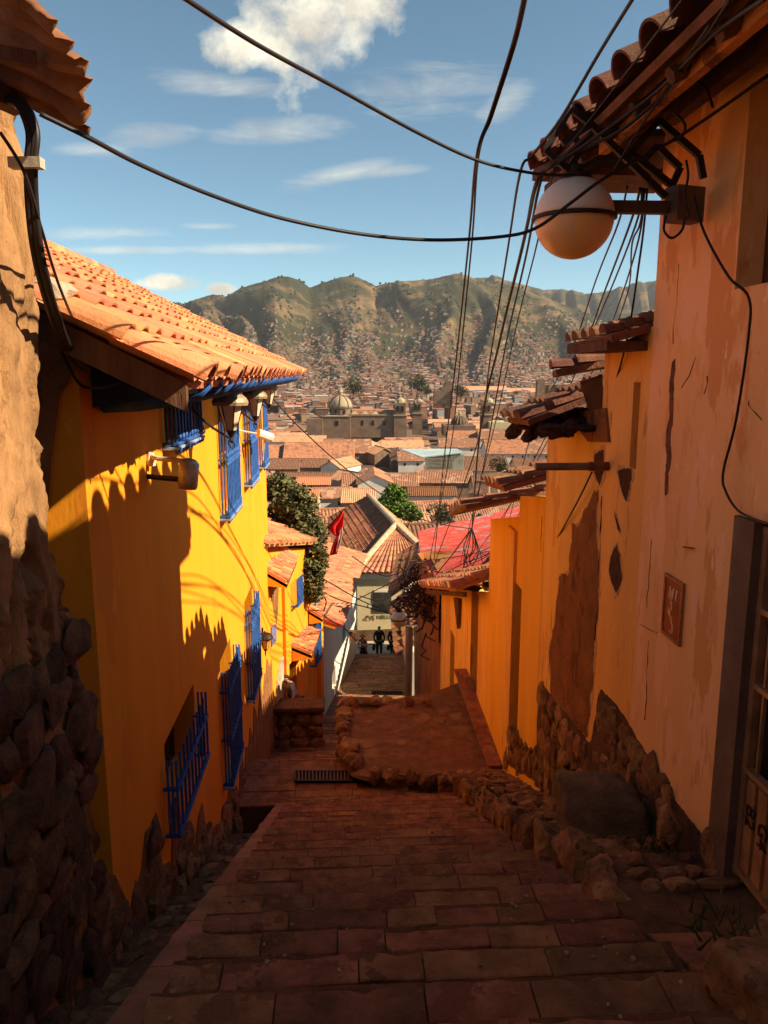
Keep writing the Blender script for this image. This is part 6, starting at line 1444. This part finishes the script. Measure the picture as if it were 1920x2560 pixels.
side = ['leftmost', 'second from left', 'third from left', 'thickest dark', 'fifth from left', 'sixth from left', 'seventh', 'eighth from left', 'ninth from left', 'tenth from left', 'rightmost']
for (l, r), s in zip(W1, side):
    cable('overhead_cable', s+' long cable running from the pink eave to the pole top', pxc(l), r, gi)
cable('overhead_cable', 'thin cable crossing the town from the third wall lantern to the cable knot', pxc([(672, 985, 15.5), (740, 1060, 16.2), (850, 1160, 17.5), (960, 1240, 19), (1060, 1300, 20.5), (1180, 1322, 21.5)]), .014, gi)
cable('overhead_cable', 'cable looping from the gate corner up the pink wall to the lamp bracket', pxc([(1735, 490, 5.9), (1760, 580, 5.7), (1820, 690, 5.4), (1872, 745, 5.3), (1870, 850, 5.35), (1840, 1050, 5.5), (1808, 1180, 5.65), (1815, 1230, 5.6), (1850, 1280, 5.4), (1925, 1312, 5.0)]), .010, gi)
cable('overhead_cable', 'cable drooping from the lower walls up past the pipe on the right', pxc([(1618, 472, 6.4), (1600, 640, 7.0), (1555, 900, 8.0), (1480, 1100, 9.5), (1400, 1230, 11), (1310, 1370, 13), (1235, 1425, 14.6)]), .010, gi)
cable('overhead_cable', 'second drooping cable along the orange and yellow walls on the right', pxc([(1480, 1180, 8.6), (1430, 1280, 9.4), (1370, 1380, 10.8), (1300, 1450, 12.5), (1250, 1480, 14), (1225, 1468, 14.9)]), .011, gi)
rr = random.Random(12)
for i in range(16):          # festoon of slack wires between knots
    p = rr.choice((hub, hub2)); a_ = rr.uniform(1060, 1230); q = P(a_, rr.uniform(1400, 1470), rr.uniform(20.5, 23.5)); mid = p.lerp(q, .55)+V((rr.uniform(-.5, .5), rr.uniform(-.4, .4), rr.uniform(-.5, .1)))
    cable('slack_wire', 'slack thin wire in the tangle above the red sheet roof', [p, p.lerp(mid, .5)+V((rr.uniform(-.15, .15), 0, -.1)), mid, q], rr.uniform(.010, .02), 'tangle of slack wires over the red roof')
for l, s in (([(1225, 1420, 19), (1262, 1350, 21), (1180, 1440, 22), (1090, 1500, 23)], 'bent steel rod carrying the wires over the red roof'), ):
    cable('wire_rod', s, pxc(l), .04)
lanes = [([(880, 1390, 30), (960, 1440, 33), (1020, 1420, 36)], 'dark cable dipping in front of the cream house cornice'), ([(890, 1500, 26), (930, 1480, 30), (990, 1450, 34), (1010, 1430, 36)], 'cable rising past the dark poster'), ([(900, 1490, 27), (960, 1500, 30), (1000, 1455, 36)], 'short sagging cable over the poster'), ([(790, 1470, 23), (850, 1500, 26), (960, 1530, 28), (1050, 1560, 27), (1100, 1550, 25)], 'cable running in front of the small orange globe lamp'),
         ([(790, 1475, 22), (815, 1500, 22.5), (812, 1540, 23), (860, 1570, 25), (900, 1610, 28), (935, 1610, 31)], 'black cable sagging from the tile canopy to the lane'), ([(760, 1420, 22), (830, 1460, 24), (900, 1500, 28), (970, 1530, 27.5)], 'thin cable slanting over the long tile roof')]
for l, s in lanes: cable('lane_cable', s, pxc(l), .022, 'cables across the lower street')
for i in range(5):
    m = MB(); c = P(1690+i*4, 560, 6.0)
jl = [([(1715, 400, 6.0), (1720, 440, 6.0), (1712, 490, 6.0), (1722, 540, 6.0)], 'black wires bundled beside the junction box'), ([(1665, 540, 6.05), (1660, 575, 6.0), (1680, 595, 6.0), (1705, 575, 6.0), (1712, 540, 6.0)], 'looped black wire hanging under the junction box'), ([(1680, 275, 5.9), (1712, 310, 6.0), (1705, 340, 6.05), (1675, 355, 6.1)], 'black wire curl coming out of the pink wall'), ([(1735, 200, 5.7), (1765, 220, 5.6), (1782, 268, 5.5)], 'short bent wire on the pink wall under the eave')]
for l, s in jl: cable('loose_wire', s, pxc(l), .010)
for (l, r) in (([(1920, -10, 3.9), (1780, 90, 4.6), (1640, 230, 5.4), (1480, 350, 5.9), (1366, 425, 6.2)], .013), ([(1830, -10, 4.2), (1720, 160, 5.0), (1620, 290, 5.7), (1540, 420, 6.1)], .010), ([(1775, 60, 4.4), (1700, 170, 5.1), (1600, 320, 5.7), (1535, 425, 6.0)], .008), ([(1720, -20, 4.4), (1560, 190, 5.4), (1450, 330, 5.9), (1365, 430, 6.2)], .007)):
    cable('eave_cable', 'dark cable following the underside of the pink house eave', pxc(l), r, 'cables running under the pink house eave')
# ------------------------------------------------------------ air
hz = MB(); hz.box((0, 3700, 220), (9000, 7560, 1000))
hm = bpy.data.materials.new('haze'); hm.use_nodes = True; nt = hm.node_tree; nt.nodes.remove(nt.nodes['Principled BSDF']); pv = nt.nodes.new('ShaderNodeVolumePrincipled'); pv.inputs['Color'].default_value = (.80, .84, .90, 1); pv.inputs['Density'].default_value = .00003
nt.links.new(pv.outputs[0], nt.nodes['Material Output'].inputs['Volume'])
HZ = hz.build('haze', hm); HZ['kind'] = 'stuff'; HZ['label'] = 'thin bluish haze over the valley'; HZ['category'] = 'haze'
